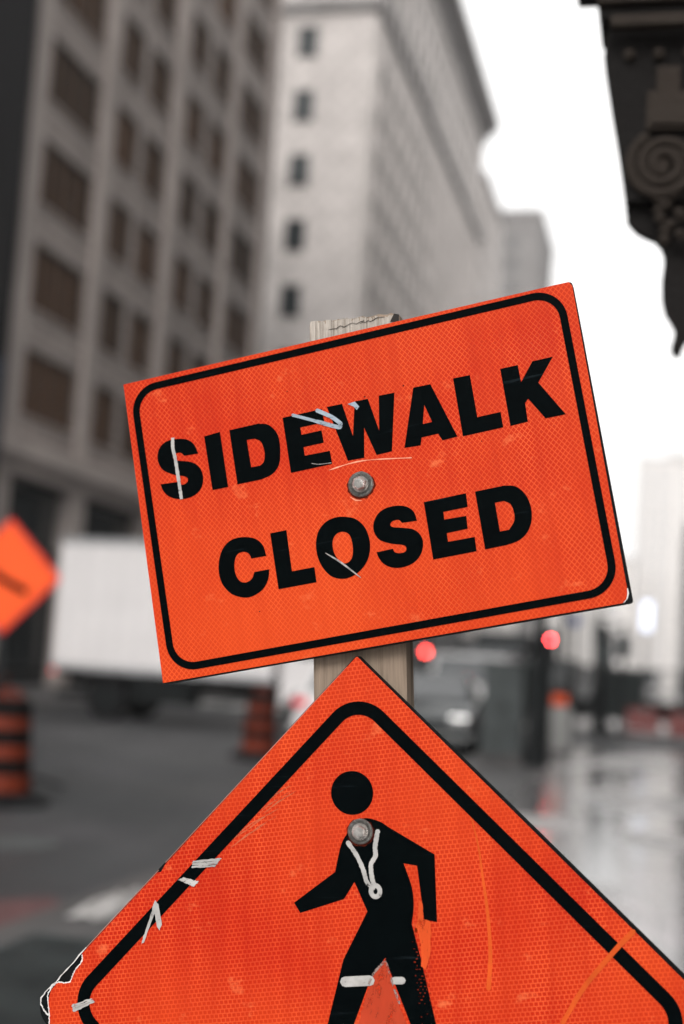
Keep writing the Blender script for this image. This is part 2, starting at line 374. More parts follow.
def flat_shape(name, polys, y, th, mat, parent):     # filled outline with holes in XZ, from mm
    cv = bpy.data.curves.new(name, 'CURVE'); cv.dimensions = '2D'; cv.fill_mode = 'BOTH'; cv.extrude = th / 2
    for pl in polys:
        sp = cv.splines.new('POLY'); sp.points.add(len(pl) - 1); sp.use_cyclic_u = True
        for i, (a, b) in enumerate(pl): sp.points[i].co = (a / 1000, b / 1000, 0, 1)
    tmp = bpy.data.objects.new(name + '_tmp', cv); COL.objects.link(tmp)
    me = bpy.data.meshes.new_from_object(tmp.evaluated_get(bpy.context.evaluated_depsgraph_get()))
    bpy.data.objects.remove(tmp); bpy.data.curves.remove(cv)
    for v in me.vertices: v.co = Vector((v.co.x, y - th / 2 - v.co.z, v.co.y))
    me.flip_normals(); me.name = name; me.materials.clear(); me.materials.append(mat)
    o = bpy.data.objects.new(name, me); COL.objects.link(o); o.parent = parent; return o
def mm(pts): return [(a / 1000, b / 1000) for a, b in pts]
def smooth_line(pts, k=6):
    P = [Vector(p) for p in pts]; out = []
    for i in range(len(P) - 1):
        p0 = P[max(i - 1, 0)]; p1 = P[i]; p2 = P[i + 1]; p3 = P[min(i + 2, len(P) - 1)]
        for j in range(k):
            t = j / k
            out.append(.5 * ((2 * p1) + (-p0 + p2) * t + (2 * p0 - 5 * p1 + 4 * p2 - p3) * t * t + (-p0 + 3 * p1 - 3 * p2 + p3) * t ** 3))
    out.append(P[-1]); return [(q.x, q.y) for q in out]
def round_poly(corners, r, n=8):
    out = []; k = len(corners)
    for i in range(k):
        p = Vector(corners[i]); a = (Vector(corners[i - 1]) - p).normalized(); b = (Vector(corners[(i + 1) % k]) - p).normalized()
        ang = a.angle(b); d = r / math.tan(ang / 2); cc = p + (a + b).normalized() * r / math.sin(ang / 2)
        s0 = p + a * d - cc; s1 = p + b * d - cc
        a0 = math.atan2(s0.y, s0.x); a1 = math.atan2(s1.y, s1.x); da = (a1 - a0 + PI) % (2 * PI) - PI
        for j in range(n + 1):
            q = a0 + da * j / n; out.append((cc.x + math.cos(q) * r, cc.y + math.sin(q) * r))
    return out

def ragged(pts, amp, n=7, seed=1, sx=.5):
    rg = random.Random(seed); out = []
    for i, p in enumerate(pts):
        q = pts[(i + 1) % len(pts)]
        for k in range(n):
            t = k / n; out.append((p[0] + (q[0] - p[0]) * t + rg.uniform(-amp, amp) * sx, p[1] + (q[1] - p[1]) * t + rg.uniform(-amp, amp)))
    return out
D = {"letters":[["S",[[[-159.65,65.49], [-174.4,66.42], [-174.95,67.07], [-175.47,67.76], [-175.99,68.46], [-176.54,69.11], [-177.14,69.66], [-177.83,70.07], [-178.65,70.35],
[-179.58,70.54], [-180.57,70.64], [-181.55,70.64], [-182.48,70.54], [-183.29,70.35], [-184.04,70.04], [-184.78,69.59], [-185.47,69.05], [-186.04,68.46], [-186.43,67.84],
[-186.59,67.24], [-186.6,66.67], [-186.52,66.07], [-186.26,65.47], [-185.74,64.83], [-184.88,64.17], [-183.61,63.48], [-181.7,62.76], [-179.19,62.03], [-176.35,61.27],
[-173.43,60.48], [-170.73,59.63], [-168.5,58.72], [-166.72,57.76], [-165.18,56.76], [-163.84,55.71], [-162.67,54.6], [-161.64,53.4], [-160.72,52.11], [-159.91,50.7],
[-159.24,49.17], [-158.71,47.56], [-158.32,45.9], [-158.08,44.23], [-157.97,42.59], [-158.01,40.91], [-158.22,39.16], [-158.56,37.41], [-159.03,35.7], [-159.61,34.09],
[-160.28,32.64], [-161.08,31.35], [-162.0,30.16], [-163.03,29.08], [-164.16,28.1], [-165.36,27.21], [-166.62,26.42], [-167.96,25.71], [-169.39,25.1], [-170.9,24.59],
[-172.47,24.17], [-174.09,23.86], [-175.74,23.64], [-177.46,23.54], [-179.27,23.54], [-181.13,23.64], [-182.99,23.84], [-184.81,24.13], [-186.54,24.52], [-188.22,25.01],
[-189.88,25.62], [-191.51,26.32], [-193.05,27.1], [-194.5,27.95], [-195.8,28.85], [-196.97,29.82], [-198.02,30.89], [-198.97,32.02], [-199.81,33.19], [-200.56,34.38],
[-201.23,35.57], [-201.77,36.75], [-202.17,37.96], [-202.47,39.19], [-202.72,40.42], [-202.98,41.66], [-203.28,42.89], [-184.1,41.57], [-183.73,40.96], [-183.38,40.31],
[-183.03,39.66], [-182.66,39.05], [-182.24,38.54], [-181.74,38.17], [-181.14,37.95], [-180.46,37.84], [-179.72,37.82], [-178.98,37.88], [-178.25,38.01], [-177.58,38.18],
[-176.93,38.41], [-176.26,38.71], [-175.6,39.09], [-175.02,39.5], [-174.53,39.95], [-174.2,40.42], [-174.01,40.93], [-173.93,41.51], [-173.97,42.12], [-174.09,42.73],
[-174.3,43.32], [-174.58,43.84], [-174.88,44.27], [-175.19,44.63], [-175.58,44.97], [-176.13,45.31], [-176.9,45.71], [-177.96,46.19], [-179.42,46.75], [-181.24,47.34],
[-183.28,47.98], [-185.42,48.69], [-187.52,49.49], [-189.44,50.39], [-191.26,51.38], [-193.12,52.45], [-194.94,53.61], [-196.64,54.86], [-198.17,56.21], [-199.43,57.66],
[-200.45,59.26], [-201.27,61.02], [-201.91,62.88], [-202.37,64.78], [-202.66,66.66], [-202.78,68.45], [-202.7,70.21], [-202.42,71.99], [-201.97,73.75], [-201.37,75.43],
[-200.65,77.0], [-199.82,78.4], [-198.87,79.65], [-197.77,80.78], [-196.54,81.79], [-195.22,82.68], [-193.82,83.43], [-192.38,84.05], [-190.87,84.51], [-189.28,84.81],
[-187.61,84.99], [-185.89,85.05], [-184.12,85.01], [-182.31,84.91], [-180.4,84.74], [-178.37,84.49], [-176.28,84.14], [-174.23,83.69], [-172.3,83.14], [-170.56,82.46],
[-169.0,81.67], [-167.55,80.76], [-166.22,79.75], [-165.0,78.63], [-163.91,77.39], [-162.93,76.03], [-162.14,74.51], [-161.52,72.82], [-161.02,71.02], [-160.58,69.16],
[-160.15,67.3]]]], ["I",[[[-151.02,81.33], [-134.11,82.4], [-133.75,26.32], [-150.13,26.47]]]], ["D",[[[-124.21,82.0], [-93.61,82.43], [-91.88,81.91], [-90.12,81.48],
[-88.36,81.06], [-86.64,80.54], [-85.0,79.83], [-83.47,78.83], [-82.02,77.52], [-80.58,75.96], [-79.23,74.22], [-78.0,72.34], [-76.95,70.37], [-76.14,68.36], [-75.57,66.3],
[-75.21,64.14], [-75.03,61.88], [-75.0,59.56], [-75.09,57.17], [-75.25,54.74], [-75.5,52.14], [-75.86,49.36], [-76.33,46.52], [-76.92,43.74], [-77.65,41.17], [-78.52,38.92],
[-79.54,37.0], [-80.71,35.31], [-82.01,33.82], [-83.44,32.5], [-84.98,31.33], [-86.62,30.28], [-88.41,29.42], [-90.37,28.78], [-92.44,28.29], [-94.58,27.87], [-96.71,27.46],
[-98.79,26.97], [-123.77,27.02]], [[-107.88,68.77], [-99.59,68.29], [-98.55,67.6], [-97.46,67.0], [-96.37,66.4], [-95.34,65.71], [-94.42,64.85], [-93.66,63.73], [-93.05,62.27],
[-92.55,60.53], [-92.16,58.61], [-91.89,56.64], [-91.72,54.72], [-91.66,52.96], [-91.73,51.3], [-91.94,49.65], [-92.25,48.05], [-92.65,46.55], [-93.12,45.21], [-93.65,44.07],
[-94.26,43.18], [-94.98,42.53], [-95.77,42.02], [-96.59,41.59], [-97.42,41.16], [-98.21,40.66], [-107.35,40.86]]]], ["E",[[[-68.34,82.83], [-28.05,83.13], [-27.43,69.81],
[-52.19,69.68], [-52.08,62.23], [-31.51,62.44], [-31.16,50.06], [-51.91,49.85], [-51.98,41.24], [-26.37,40.88], [-26.15,27.79], [-68.21,27.33]]]], ["W",[[[-22.68,84.04],
[-7.3,83.82], [-1.49,50.21], [5.5,83.52], [18.68,83.34], [24.79,50.2], [29.88,83.99], [45.37,83.68], [33.81,28.07], [18.46,27.59], [10.63,56.44], [6.14,27.29], [-10.23,27.8]]]],
["A",[[[64.28,84.51], [81.13,84.3], [98.25,29.1], [83.63,28.43], [80.57,35.66], [64.32,35.33], [62.1,28.03], [46.37,28.7]], [[72.0,65.86], [76.77,47.95], [67.54,47.75]]]],
["L",[[[103.47,85.04], [119.79,84.8], [119.96,43.42], [142.32,43.81], [142.3,28.85], [103.45,28.25]]]], ["K",[[[149.02,84.37], [165.82,84.41], [166.1,67.67], [179.85,84.89],
[199.23,85.1], [181.75,63.76], [201.4,28.87], [182.42,29.04], [169.85,50.73], [166.34,47.27], [165.77,29.31], [149.18,28.78]]]], ["C",[[[-105.13,-48.03], [-120.49,-47.78],
[-120.82,-46.81], [-121.11,-45.79], [-121.4,-44.77], [-121.73,-43.79], [-122.16,-42.91], [-122.73,-42.15], [-123.47,-41.51], [-124.34,-40.94], [-125.3,-40.45], [-126.32,-40.08],
[-127.36,-39.82], [-128.38,-39.71], [-129.42,-39.71], [-130.53,-39.81], [-131.65,-40.03], [-132.75,-40.4], [-133.78,-40.94], [-134.69,-41.67], [-135.51,-42.63], [-136.26,-43.81],
[-136.95,-45.15], [-137.54,-46.62], [-138.05,-48.15], [-138.44,-49.69], [-138.73,-51.32], [-138.93,-53.09], [-139.03,-54.92], [-139.02,-56.75], [-138.92,-58.49], [-138.71,-60.08],
[-138.38,-61.54], [-137.93,-62.95], [-137.37,-64.28], [-136.73,-65.5], [-136.02,-66.57], [-135.25,-67.47], [-134.4,-68.21], [-133.45,-68.79], [-132.43,-69.24], [-131.36,-69.55],
[-130.29,-69.73], [-129.24,-69.77], [-128.16,-69.68], [-127.03,-69.43], [-125.89,-69.05], [-124.79,-68.55], [-123.77,-67.96], [-122.88,-67.29], [-122.14,-66.5], [-121.52,-65.56],
[-120.98,-64.53], [-120.48,-63.45], [-119.98,-62.37], [-119.44,-61.34], [-104.09,-61.37], [-104.5,-63.01], [-104.86,-64.66], [-105.21,-66.31], [-105.62,-67.94], [-106.14,-69.53],
[-106.82,-71.06], [-107.66,-72.56], [-108.61,-74.06], [-109.66,-75.52], [-110.83,-76.9], [-112.1,-78.19], [-113.49,-79.34], [-115.04,-80.38], [-116.76,-81.34], [-118.6,-82.2],
[-120.48,-82.93], [-122.34,-83.54], [-124.12,-83.99], [-125.8,-84.3], [-127.41,-84.49], [-129.01,-84.54], [-130.63,-84.45], [-132.3,-84.2], [-134.05,-83.78], [-135.97,-83.18],
[-138.02,-82.41], [-140.13,-81.49], [-142.21,-80.41], [-144.16,-79.2], [-145.91,-77.86], [-147.48,-76.34], [-148.95,-74.63], [-150.29,-72.78], [-151.5,-70.84], [-152.56,-68.89],
[-153.44,-66.97], [-154.14,-65.08], [-154.66,-63.17], [-155.02,-61.25], [-155.26,-59.29], [-155.37,-57.31], [-155.39,-55.3], [-155.3,-53.22], [-155.08,-51.06], [-154.75,-48.87],
[-154.31,-46.7], [-153.78,-44.6], [-153.15,-42.61], [-152.44,-40.71], [-151.63,-38.85], [-150.72,-37.05], [-149.71,-35.35], [-148.61,-33.76], [-147.41,-32.31], [-146.11,-30.98],
[-144.71,-29.74], [-143.22,-28.63], [-141.63,-27.64], [-139.97,-26.81], [-138.24,-26.15], [-136.41,-25.66], [-134.46,-25.34], [-132.43,-25.17], [-130.36,-25.13], [-128.29,-25.23],
[-126.24,-25.44], [-124.16,-25.77], [-122.01,-26.24], [-119.84,-26.84], [-117.75,-27.55], [-115.8,-28.38], [-114.08,-29.31], [-112.56,-30.37], [-111.18,-31.55], [-109.96,-32.84],
[-108.87,-34.24], [-107.92,-35.71], [-107.11,-37.24], [-106.49,-38.87], [-106.08,-40.63], [-105.81,-42.46], [-105.61,-44.33], [-105.4,-46.2]]]], ["L",[[[-97.98,-27.13],
[-81.37,-26.99], [-81.88,-67.5], [-59.11,-67.55], [-59.28,-82.23], [-97.73,-82.16]]]], ["O",[[[-21.62,-25.4], [-19.82,-25.91], [-17.97,-26.47], [-16.11,-27.13], [-14.28,-27.92],
[-12.55,-28.88], [-10.95,-30.04], [-9.44,-31.42], [-7.99,-32.99], [-6.62,-34.72], [-5.38,-36.61], [-4.29,-38.62], [-3.4,-40.74], [-2.68,-43.05], [-2.1,-45.56], [-1.68,-48.2],
[-1.44,-50.9], [-1.38,-53.56], [-1.53,-56.12], [-1.89,-58.62], [-2.45,-61.15], [-3.2,-63.66], [-4.13,-66.08], [-5.22,-68.38], [-6.46,-70.51], [-7.89,-72.49], [-9.53,-74.38],
[-11.33,-76.14], [-13.25,-77.75], [-15.25,-79.18], [-17.29,-80.4], [-19.4,-81.45], [-21.64,-82.35], [-23.96,-83.06], [-26.31,-83.57], [-28.66,-83.85], [-30.94,-83.87],
[-33.23,-83.63], [-35.57,-83.15], [-37.89,-82.45], [-40.15,-81.5], [-42.27,-80.32], [-44.2,-78.91], [-45.96,-77.18], [-47.62,-75.12], [-49.14,-72.83], [-50.5,-70.39],
[-51.68,-67.88], [-52.66,-65.4], [-53.43,-62.87], [-54.01,-60.23], [-54.41,-57.52], [-54.64,-54.8], [-54.7,-52.14], [-54.61,-49.59], [-54.35,-47.1], [-53.9,-44.61],
[-53.28,-42.18], [-52.53,-39.85], [-51.64,-37.67], [-50.66,-35.69], [-49.53,-33.91], [-48.25,-32.29], [-46.84,-30.81], [-45.35,-29.49], [-43.8,-28.32], [-42.24,-27.29],
[-40.64,-26.43], [-38.97,-25.73], [-37.26,-25.18], [-35.51,-24.76], [-33.76,-24.46], [-32.03,-24.26], [-30.31,-24.17], [-28.58,-24.2], [-26.85,-24.35], [-25.12,-24.61],
[-23.38,-24.96]], [[-25.59,-39.26], [-24.5,-39.66], [-23.38,-40.2], [-22.28,-40.89], [-21.26,-41.77], [-20.38,-42.85], [-19.69,-44.15], [-19.2,-45.79], [-18.85,-47.76],
[-18.64,-49.93], [-18.54,-52.17], [-18.56,-54.35], [-18.66,-56.32], [-18.86,-58.15], [-19.18,-59.96], [-19.59,-61.71], [-20.11,-63.34], [-20.73,-64.8], [-21.44,-66.03],
[-22.29,-67.07], [-23.29,-67.96], [-24.39,-68.68], [-25.54,-69.22], [-26.69,-69.54], [-27.8,-69.63], [-28.89,-69.48], [-30.02,-69.1], [-31.16,-68.5], [-32.26,-67.73],
[-33.28,-66.79], [-34.2,-65.72], [-35.03,-64.46], [-35.81,-62.97], [-36.52,-61.32], [-37.13,-59.58], [-37.62,-57.83], [-37.96,-56.13], [-38.14,-54.42], [-38.2,-52.63],
[-38.13,-50.83], [-37.94,-49.07], [-37.64,-47.44], [-37.23,-45.98], [-36.69,-44.68], [-36.0,-43.49], [-35.2,-42.41], [-34.31,-41.47], [-33.37,-40.67], [-32.41,-40.02],
[-31.37,-39.53], [-30.25,-39.17], [-29.06,-38.96], [-27.87,-38.9], [-26.7,-39.0]]]], ["S",[[[46.84,-42.37], [32.36,-41.62], [31.91,-41.0], [31.51,-40.34], [31.12,-39.67],
[30.67,-39.05], [30.14,-38.54], [29.47,-38.17], [28.61,-37.96], [27.56,-37.85], [26.42,-37.85], [25.28,-37.94], [24.25,-38.12], [23.4,-38.37], [22.7,-38.74], [22.08,-39.25],
[21.55,-39.84], [21.15,-40.47], [20.89,-41.08], [20.79,-41.61], [20.86,-42.08], [21.07,-42.53], [21.42,-42.96], [21.92,-43.37], [22.55,-43.76], [23.31,-44.14], [24.22,-44.48],
[25.29,-44.76], [26.48,-45.02], [27.8,-45.31], [29.23,-45.65], [30.76,-46.07], [32.5,-46.57], [34.47,-47.1], [36.55,-47.69], [38.61,-48.35], [40.52,-49.09], [42.15,-49.95],
[43.53,-50.92], [44.75,-52.01], [45.82,-53.19], [46.75,-54.43], [47.53,-55.71], [48.17,-57.01], [48.66,-58.35], [49.0,-59.74], [49.2,-61.17], [49.25,-62.63], [49.17,-64.11],
[48.96,-65.6], [48.6,-67.15], [48.09,-68.78], [47.44,-70.43], [46.67,-72.04], [45.8,-73.56], [44.84,-74.94], [43.78,-76.19], [42.61,-77.36], [41.33,-78.44], [39.95,-79.43],
[38.51,-80.3], [36.99,-81.06], [35.37,-81.7], [33.63,-82.24], [31.81,-82.66], [29.95,-82.98], [28.12,-83.2], [26.34,-83.31], [24.61,-83.32], [22.86,-83.22], [21.13,-83.02],
[19.44,-82.72], [17.82,-82.31], [16.28,-81.8], [14.8,-81.17], [13.36,-80.41], [11.99,-79.55], [10.71,-78.62], [9.53,-77.64], [8.49,-76.66], [7.6,-75.62], [6.84,-74.51],
[6.2,-73.35], [5.64,-72.2], [5.16,-71.08], [4.72,-70.03], [4.37,-69.07], [4.13,-68.16], [3.96,-67.29], [3.82,-66.44], [3.68,-65.59], [3.51,-64.71], [19.49,-64.3], [19.73,-64.94],
[19.92,-65.61], [20.11,-66.27], [20.34,-66.91], [20.67,-67.49], [21.13,-68.0], [21.75,-68.43], [22.5,-68.82], [23.34,-69.15], [24.23,-69.42], [25.13,-69.62], [26.0,-69.75],
[26.9,-69.81], [27.88,-69.82], [28.87,-69.76], [29.8,-69.61], [30.63,-69.38], [31.27,-69.04], [31.76,-68.55], [32.14,-67.91], [32.41,-67.17], [32.55,-66.41], [32.57,-65.68],
[32.45,-65.04], [32.22,-64.5], [31.9,-64.01], [31.45,-63.56], [30.83,-63.12], [30.02,-62.67], [28.97,-62.19], [27.59,-61.7], [25.9,-61.22], [24.01,-60.74], [22.03,-60.22],
[20.09,-59.64], [18.29,-58.99], [16.57,-58.27], [14.83,-57.5], [13.12,-56.67], [11.5,-55.78], [10.03,-54.83], [8.75,-53.8], [7.68,-52.68], [6.75,-51.47], [5.98,-50.19],
[5.34,-48.86], [4.83,-47.51], [4.43,-46.16], [4.16,-44.8], [4.01,-43.4], [3.99,-41.97], [4.11,-40.54], [4.36,-39.11], [4.77,-37.69], [5.33,-36.24], [6.06,-34.74], [6.93,-33.24],
[7.92,-31.8], [8.99,-30.48], [10.13,-29.32], [11.34,-28.31], [12.66,-27.43], [14.07,-26.66], [15.55,-25.99], [17.08,-25.44], [18.65,-24.98], [20.3,-24.64], [22.03,-24.4],
[23.81,-24.28], [25.61,-24.25], [27.4,-24.31], [29.14,-24.46], [30.86,-24.69], [32.62,-25.02], [34.36,-25.43], [36.03,-25.94], [37.61,-26.54], [39.03,-27.25], [40.33,-28.07],
[41.54,-29.0], [42.64,-30.03], [43.63,-31.14], [44.49,-32.32], [45.21,-33.56], [45.75,-34.88], [46.09,-36.31], [46.31,-37.81], [46.47,-39.34], [46.62,-40.87]]]],
["E",[[[56.2,-26.26], [97.11,-25.67], [96.57,-38.73], [73.03,-38.88], [72.8,-46.27], [93.84,-46.79], [93.12,-58.91], [72.97,-59.28], [72.75,-67.64], [98.32,-67.77], [97.86,-81.21],
[56.18,-81.5]]]], ["D",[[[105.84,-25.88], [133.7,-25.52], [135.45,-25.93], [137.24,-26.26], [139.03,-26.58], [140.77,-26.99], [142.44,-27.58], [144.0,-28.41], [145.46,-29.53],
[146.88,-30.85], [148.21,-32.34], [149.44,-33.96], [150.55,-35.68], [151.52,-37.44], [152.35,-39.29], [153.06,-41.27], [153.65,-43.34], [154.11,-45.46], [154.44,-47.6],
[154.63,-49.73], [154.69,-51.88], [154.6,-54.1], [154.39,-56.34], [154.05,-58.55], [153.58,-60.69], [153.0,-62.71], [152.27,-64.66], [151.41,-66.56], [150.41,-68.39],
[149.31,-70.12], [148.13,-71.72], [146.88,-73.16], [145.55,-74.42], [144.13,-75.55], [142.62,-76.54], [141.03,-77.42], [139.37,-78.19], [137.64,-78.86], [135.81,-79.4],
[133.87,-79.78], [131.85,-80.06], [129.8,-80.28], [127.75,-80.5], [125.73,-80.77], [106.06,-81.08]], [[122.39,-39.75], [130.89,-39.74], [131.84,-40.34], [132.84,-40.9],
[133.84,-41.45], [134.8,-42.05], [135.65,-42.77], [136.35,-43.65], [136.92,-44.73], [137.38,-45.97], [137.74,-47.32], [138.0,-48.73], [138.19,-50.16], [138.29,-51.55],
[138.33,-52.94], [138.32,-54.37], [138.22,-55.82], [138.0,-57.26], [137.65,-58.66], [137.14,-60.0], [136.42,-61.26], [135.49,-62.48], [134.42,-63.66], [133.29,-64.82],
[132.15,-65.98], [131.09,-67.16], [122.46,-67.18]]]]],"border1":[[-219.07,143.0], [215.73,145.77], [217.45,-139.01], [-215.92,-140.7]],"figure":[[1.56,172.74], [4.05,173.27],
[6.69,173.27], [9.38,172.87], [12.04,172.21], [14.55,171.45], [16.84,170.71], [18.85,169.93], [20.67,168.98], [22.35,167.92], [23.96,166.8], [25.57,165.68], [27.25,164.63],
[68.88,140.57], [69.48,80.33], [57.61,82.35], [52.44,130.43], [39.75,132.57], [41.0,129.0], [42.33,125.38], [43.66,121.77], [44.91,118.21], [46.0,114.75], [46.86,111.45],
[47.46,108.3], [47.88,105.27], [48.14,102.35], [48.27,99.5], [48.29,96.7], [48.25,93.94], [48.08,91.24], [47.77,88.62], [47.35,86.05], [46.88,83.52], [46.41,80.98], [46.0,78.41],
[53.7,47.72], [59.39,21.6], [66.05,-9.3], [76.06,-38.55], [54.18,-39.33], [42.55,-10.02], [20.26,47.68], [4.86,24.61], [-9.89,-11.63], [-20.02,-45.48], [-44.49,-46.37],
[-34.69,-12.39], [-18.78,45.08], [4.89,88.9], [-6.74,115.38], [-16.97,99.79], [-59.01,86.64], [-64.84,95.82], [-25.0,124.22], [-24.03,128.31], [-23.08,132.55], [-22.13,136.8],
[-21.16,140.9], [-20.15,144.68], [-19.08,147.99], [-18.0,150.73], [-16.95,153.0], [-15.85,154.96], [-14.66,156.75], [-13.3,158.54], [-11.71,160.48], [-9.86,162.7], [-7.8,165.11],
[-5.57,167.52], [-3.23,169.72], [-0.83,171.53]],"head":[[-7.38,196.41], [-26.65,196.48], [-7.07,215.81]],"patch":[[48.04,68.51], [52.17,85.14], [53.49,100.22], [56.21,98.48],
[57.17,83.01], [63.99,80.47], [62.23,50.09], [57.55,37.94], [54.21,41.15], [54.05,60.91], [51.81,71.89], [50.06,75.17]],"groin":[[20.24,47.01], [24.2,38.28], [30.7,20.87],
[40.36,-6.17], [37.98,-9.51], [26.97,9.82], [21.67,29.42], [18.38,37.05], [8.99,32.43], [4.86,24.61], [10.28,37.97]],"lan":[[[-11.91,150.74], [-3.88,139.03], [1.74,126.69],
[5.02,115.49], [10.75,109.95]], [[16.14,160.99], [13.47,147.01], [13.76,139.13], [9.36,131.24], [9.81,120.02], [11.53,113.32]]],"ring":[13.03,107.29],"band":[[[-17.53,25.61],
[5.85,27.28]], [[29.03,27.84], [35.95,28.01]]],"marks2":[[[-201.47,96.3], [-198.54,92.53], [-194.93,74.29], [-197.45,68.85], [-200.08,72.18], [-202.54,84.34], [-212.63,57.76],
[-215.88,55.4], [-212.61,65.2], [-205.19,85.66], [-203.69,92.47]], [[-163.86,133.64], [-135.48,136.13], [-142.08,127.69], [-164.64,126.57]], [[-178.61,115.58], [-172.74,117.94],
[-157.44,114.29], [-162.57,109.23], [-179.79,113.12]], [[-286.9,-2.48], [-266.72,4.43], [-262.69,0.89], [-284.62,-9.18]]],"chip":[[[-276.28,44.9], [-276.86,38.08], [-284.33,28.39],
[-287.76,20.15], [-293.77,17.96], [-302.07,18.44], [-292.31,28.2]], [[-311.97,5.25], [-310.73,1.21], [-310.49,-11.69], [-313.99,-9.08], [-316.75,-3.72],
[-315.58,1.75]]],"rim":[[[-272.1,51.12], [-300.58,21.2], [-315.61,6.52], [-318.6,-0.37], [-315.51,-7.76], [-310.94,-12.38]], [[-276.28,44.22], [-276.86,38.08], [-284.33,28.39],
[-287.76,20.15], [-293.77,17.69], [-302.07,17.76], [-310.78,8.01], [-311.03,1.2], [-309.88,-12.35], [-309.67,-20.88]]],"drip":[[[103.66,174.16], [109.17,149.69], [112.36,122.32],
[115.96,89.09], [117.26,53.09], [114.75,23.2]], [[244.36,74.75], [233.51,64.27], [221.02,50.8], [199.04,25.34],
[179.85,-4.49]]],"bolt1":[-1.23,2.39],"bolt2":[-0.13,161.03],"marks1":[[[-183.82,86.7], [-185.07,76.41], [-184.1,64.63], [-183.67,44.62], [-183.38,23.69]], [[-57.68,83.26],
[-40.46,74.84], [-15.29,62.31], [-11.81,61.99], [-12.25,65.77], [-19.75,73.52], [-32.56,82.44]]],"wedge1":[[-1.72,82.41], [5.67,83.28], [9.3,77.58], [6.36,74.72],
[3.51,78.82]],"scr1":[[[-45.93,-56.36], [-31.98,-68.35], [-15.54,-85.81]], [[-46.06,32.25], [-39.11,30.02], [-26.8,28.94]], [[-29.9,22.44], [3.48,24.79], [51.18,18.06]]]}

# ================================================================== SETTING
# ground, road, sidewalks
g = struct(MB().box(-1100, 1100, -1100, 1100, -.9, -.130).build('ground', M['terrain']))
rd = struct(MB().box(-15.5, -3.3, -60, 900, -.130, -.120).build('road', M['asphalt']))
cs = MB().box(-3.3, 40, 32.5, 42.0, -.130, -.120); struct(cs.build('cross_street', M['asphalt']))
sw = MB().box(-3.12, 1.2, -30, 32.3, -.13, 0); sw.box(-3.12, 1.2, 42.2, 600, -.13, 0); struct(sw.build('sidewalk', M['sidewalk']))
kb = MB().box(-3.3, -3.12, -30, 32.3, -.13, .006); kb.box(-3.3, -3.12, 42.2, 600, -.13, .006); kb.box(-15.68, -15.5, -60, 900, -.13, .006); struct(kb.build('kerb', M['kerb'], bevel=.02))
struct(MB().box(-22, -15.68, -60, 900, -.13, 0).build('far_sidewalk', M['sidewalk_dark']))
struct(MB().box(-3.118, -1.85, -10, 32.2, .0, .005).build('paving_strip', M['sidewalk_dark']))
ln = MB()
for k in range(4, 14): ln.box(-9.5, -9.36, -5 + k * 9, -2 + k * 9, -.118, -.114)
for k in range(9): ln.box(-15.0 + k * 1.3, -14.4 + k * 1.3, 43.2, 46.2, -.118, -.114)
struct(ln.build('lane_marking', M['paint_line']))
pt = MB(); pt.box(-8.2, -6.6, 9.0, 16.5, -.1195, -.117); pt.box(-12.6, -10.2, 17, 21, -.1195, -.117); pt.box(-5.6, -4.6, 15, 24, -.1195, -.117); struct(pt.build('road_patch', ground_mat('tar_patch', (.026, .028, .030), .5, .7, wetlo=.45)))
mh = MB().lathe([(.38, -.119), (.38, -.112), (.33, -.110)], (-5.0, 10.6, 0), 28).build('manhole_cover', M['grey_metal']); tag(mh, 'round metal manhole cover in the road left of the diamond sign', 'manhole cover')
rm = MB().prism([(-4.05, 7.3), (-3.42, 7.2), (-3.40, 8.1), (-3.7, 8.5), (-3.95, 8.2)], -.117, -.113, 'z'); struct(rm.build('red_road_marking', M['paint_red']))

# facade helper: s along wall, d outward, z up
def facade(axis, off, s0, s1, z0, z1, cols, rows, mat, parent, th=.5, name='wall', sign=1):
    mb = MB()
    def bx(sa, sb, da, db, za, zb):
        if axis == 'x': mb.box(off + min(da * sign, db * sign), off + max(da * sign, db * sign), sa, sb, za, zb)
        else: mb.box(sa, sb, off - max(da, db), off - min(da, db), za, zb)
    zs = [z0] + [v for r_ in rows for v in r_] + [z1]
    for a, b in zip(zs[0::2], zs[1::2]):
        if b - a > .01: bx(s0, s1, -th, 0, a, b)
    ss = [s0] + [v for c_ in cols for v in c_] + [s1]
    for (ra, rb) in rows:
        for a, b in zip(ss[0::2], ss[1::2]):
            if b - a > .01: bx(a, b, -th, 0, ra, rb)
    return mb, bx
def window_proto(w_, h_, axis, parent, mull, fill='blind', sign=1):
    # a window standing at its own origin (centre of sill), s along axis
    f = MB(); t_ = .075
    def bx(mb, sa, sb, da, db, za, zb):
        if axis == 'x': mb.box(min(da * sign, db * sign), max(da * sign, db * sign), sa, sb, za, zb)
        else: mb.box(sa, sb, -max(da, db), -min(da, db), za, zb)
    bx(f, -w_ / 2, w_ / 2, -.12, -.04, 0, t_); bx(f, -w_ / 2, w_ / 2, -.12, -.04, h_ - t_, h_)
    bx(f, -w_ / 2, -w_ / 2 + t_, -.12, -.04, t_, h_ - t_); bx(f, w_ / 2 - t_, w_ / 2, -.12, -.04, t_, h_ - t_)
    for k in range(1, mull): 
        c_ = -w_ / 2 + w_ * k / mull; bx(f, c_ - .035, c_ + .035, -.12, -.05, t_, h_ - t_)
    fo = f.build('window', M['frame_dark'], parent)
    p = MB(); bx(p, -w_ / 2 + t_, w_ / 2 - t_, -.16, -.125, t_, h_ - t_)
    p.build('pane' if fill != 'blind' else 'blind', M[fill], fo)
    sill = MB(); bx(sill, -w_ / 2 + .004, w_ / 2 - .004, -.038, .06, .002, .07); sill.build('sill', M['stone_trim'], fo)
    return fo
def place(proto, axis, off, s, z, used):
    o = proto if not used else copy_tree(proto, proto.parent)
    o.location = (off, s, z) if axis == 'x' else (s, off, z); return o

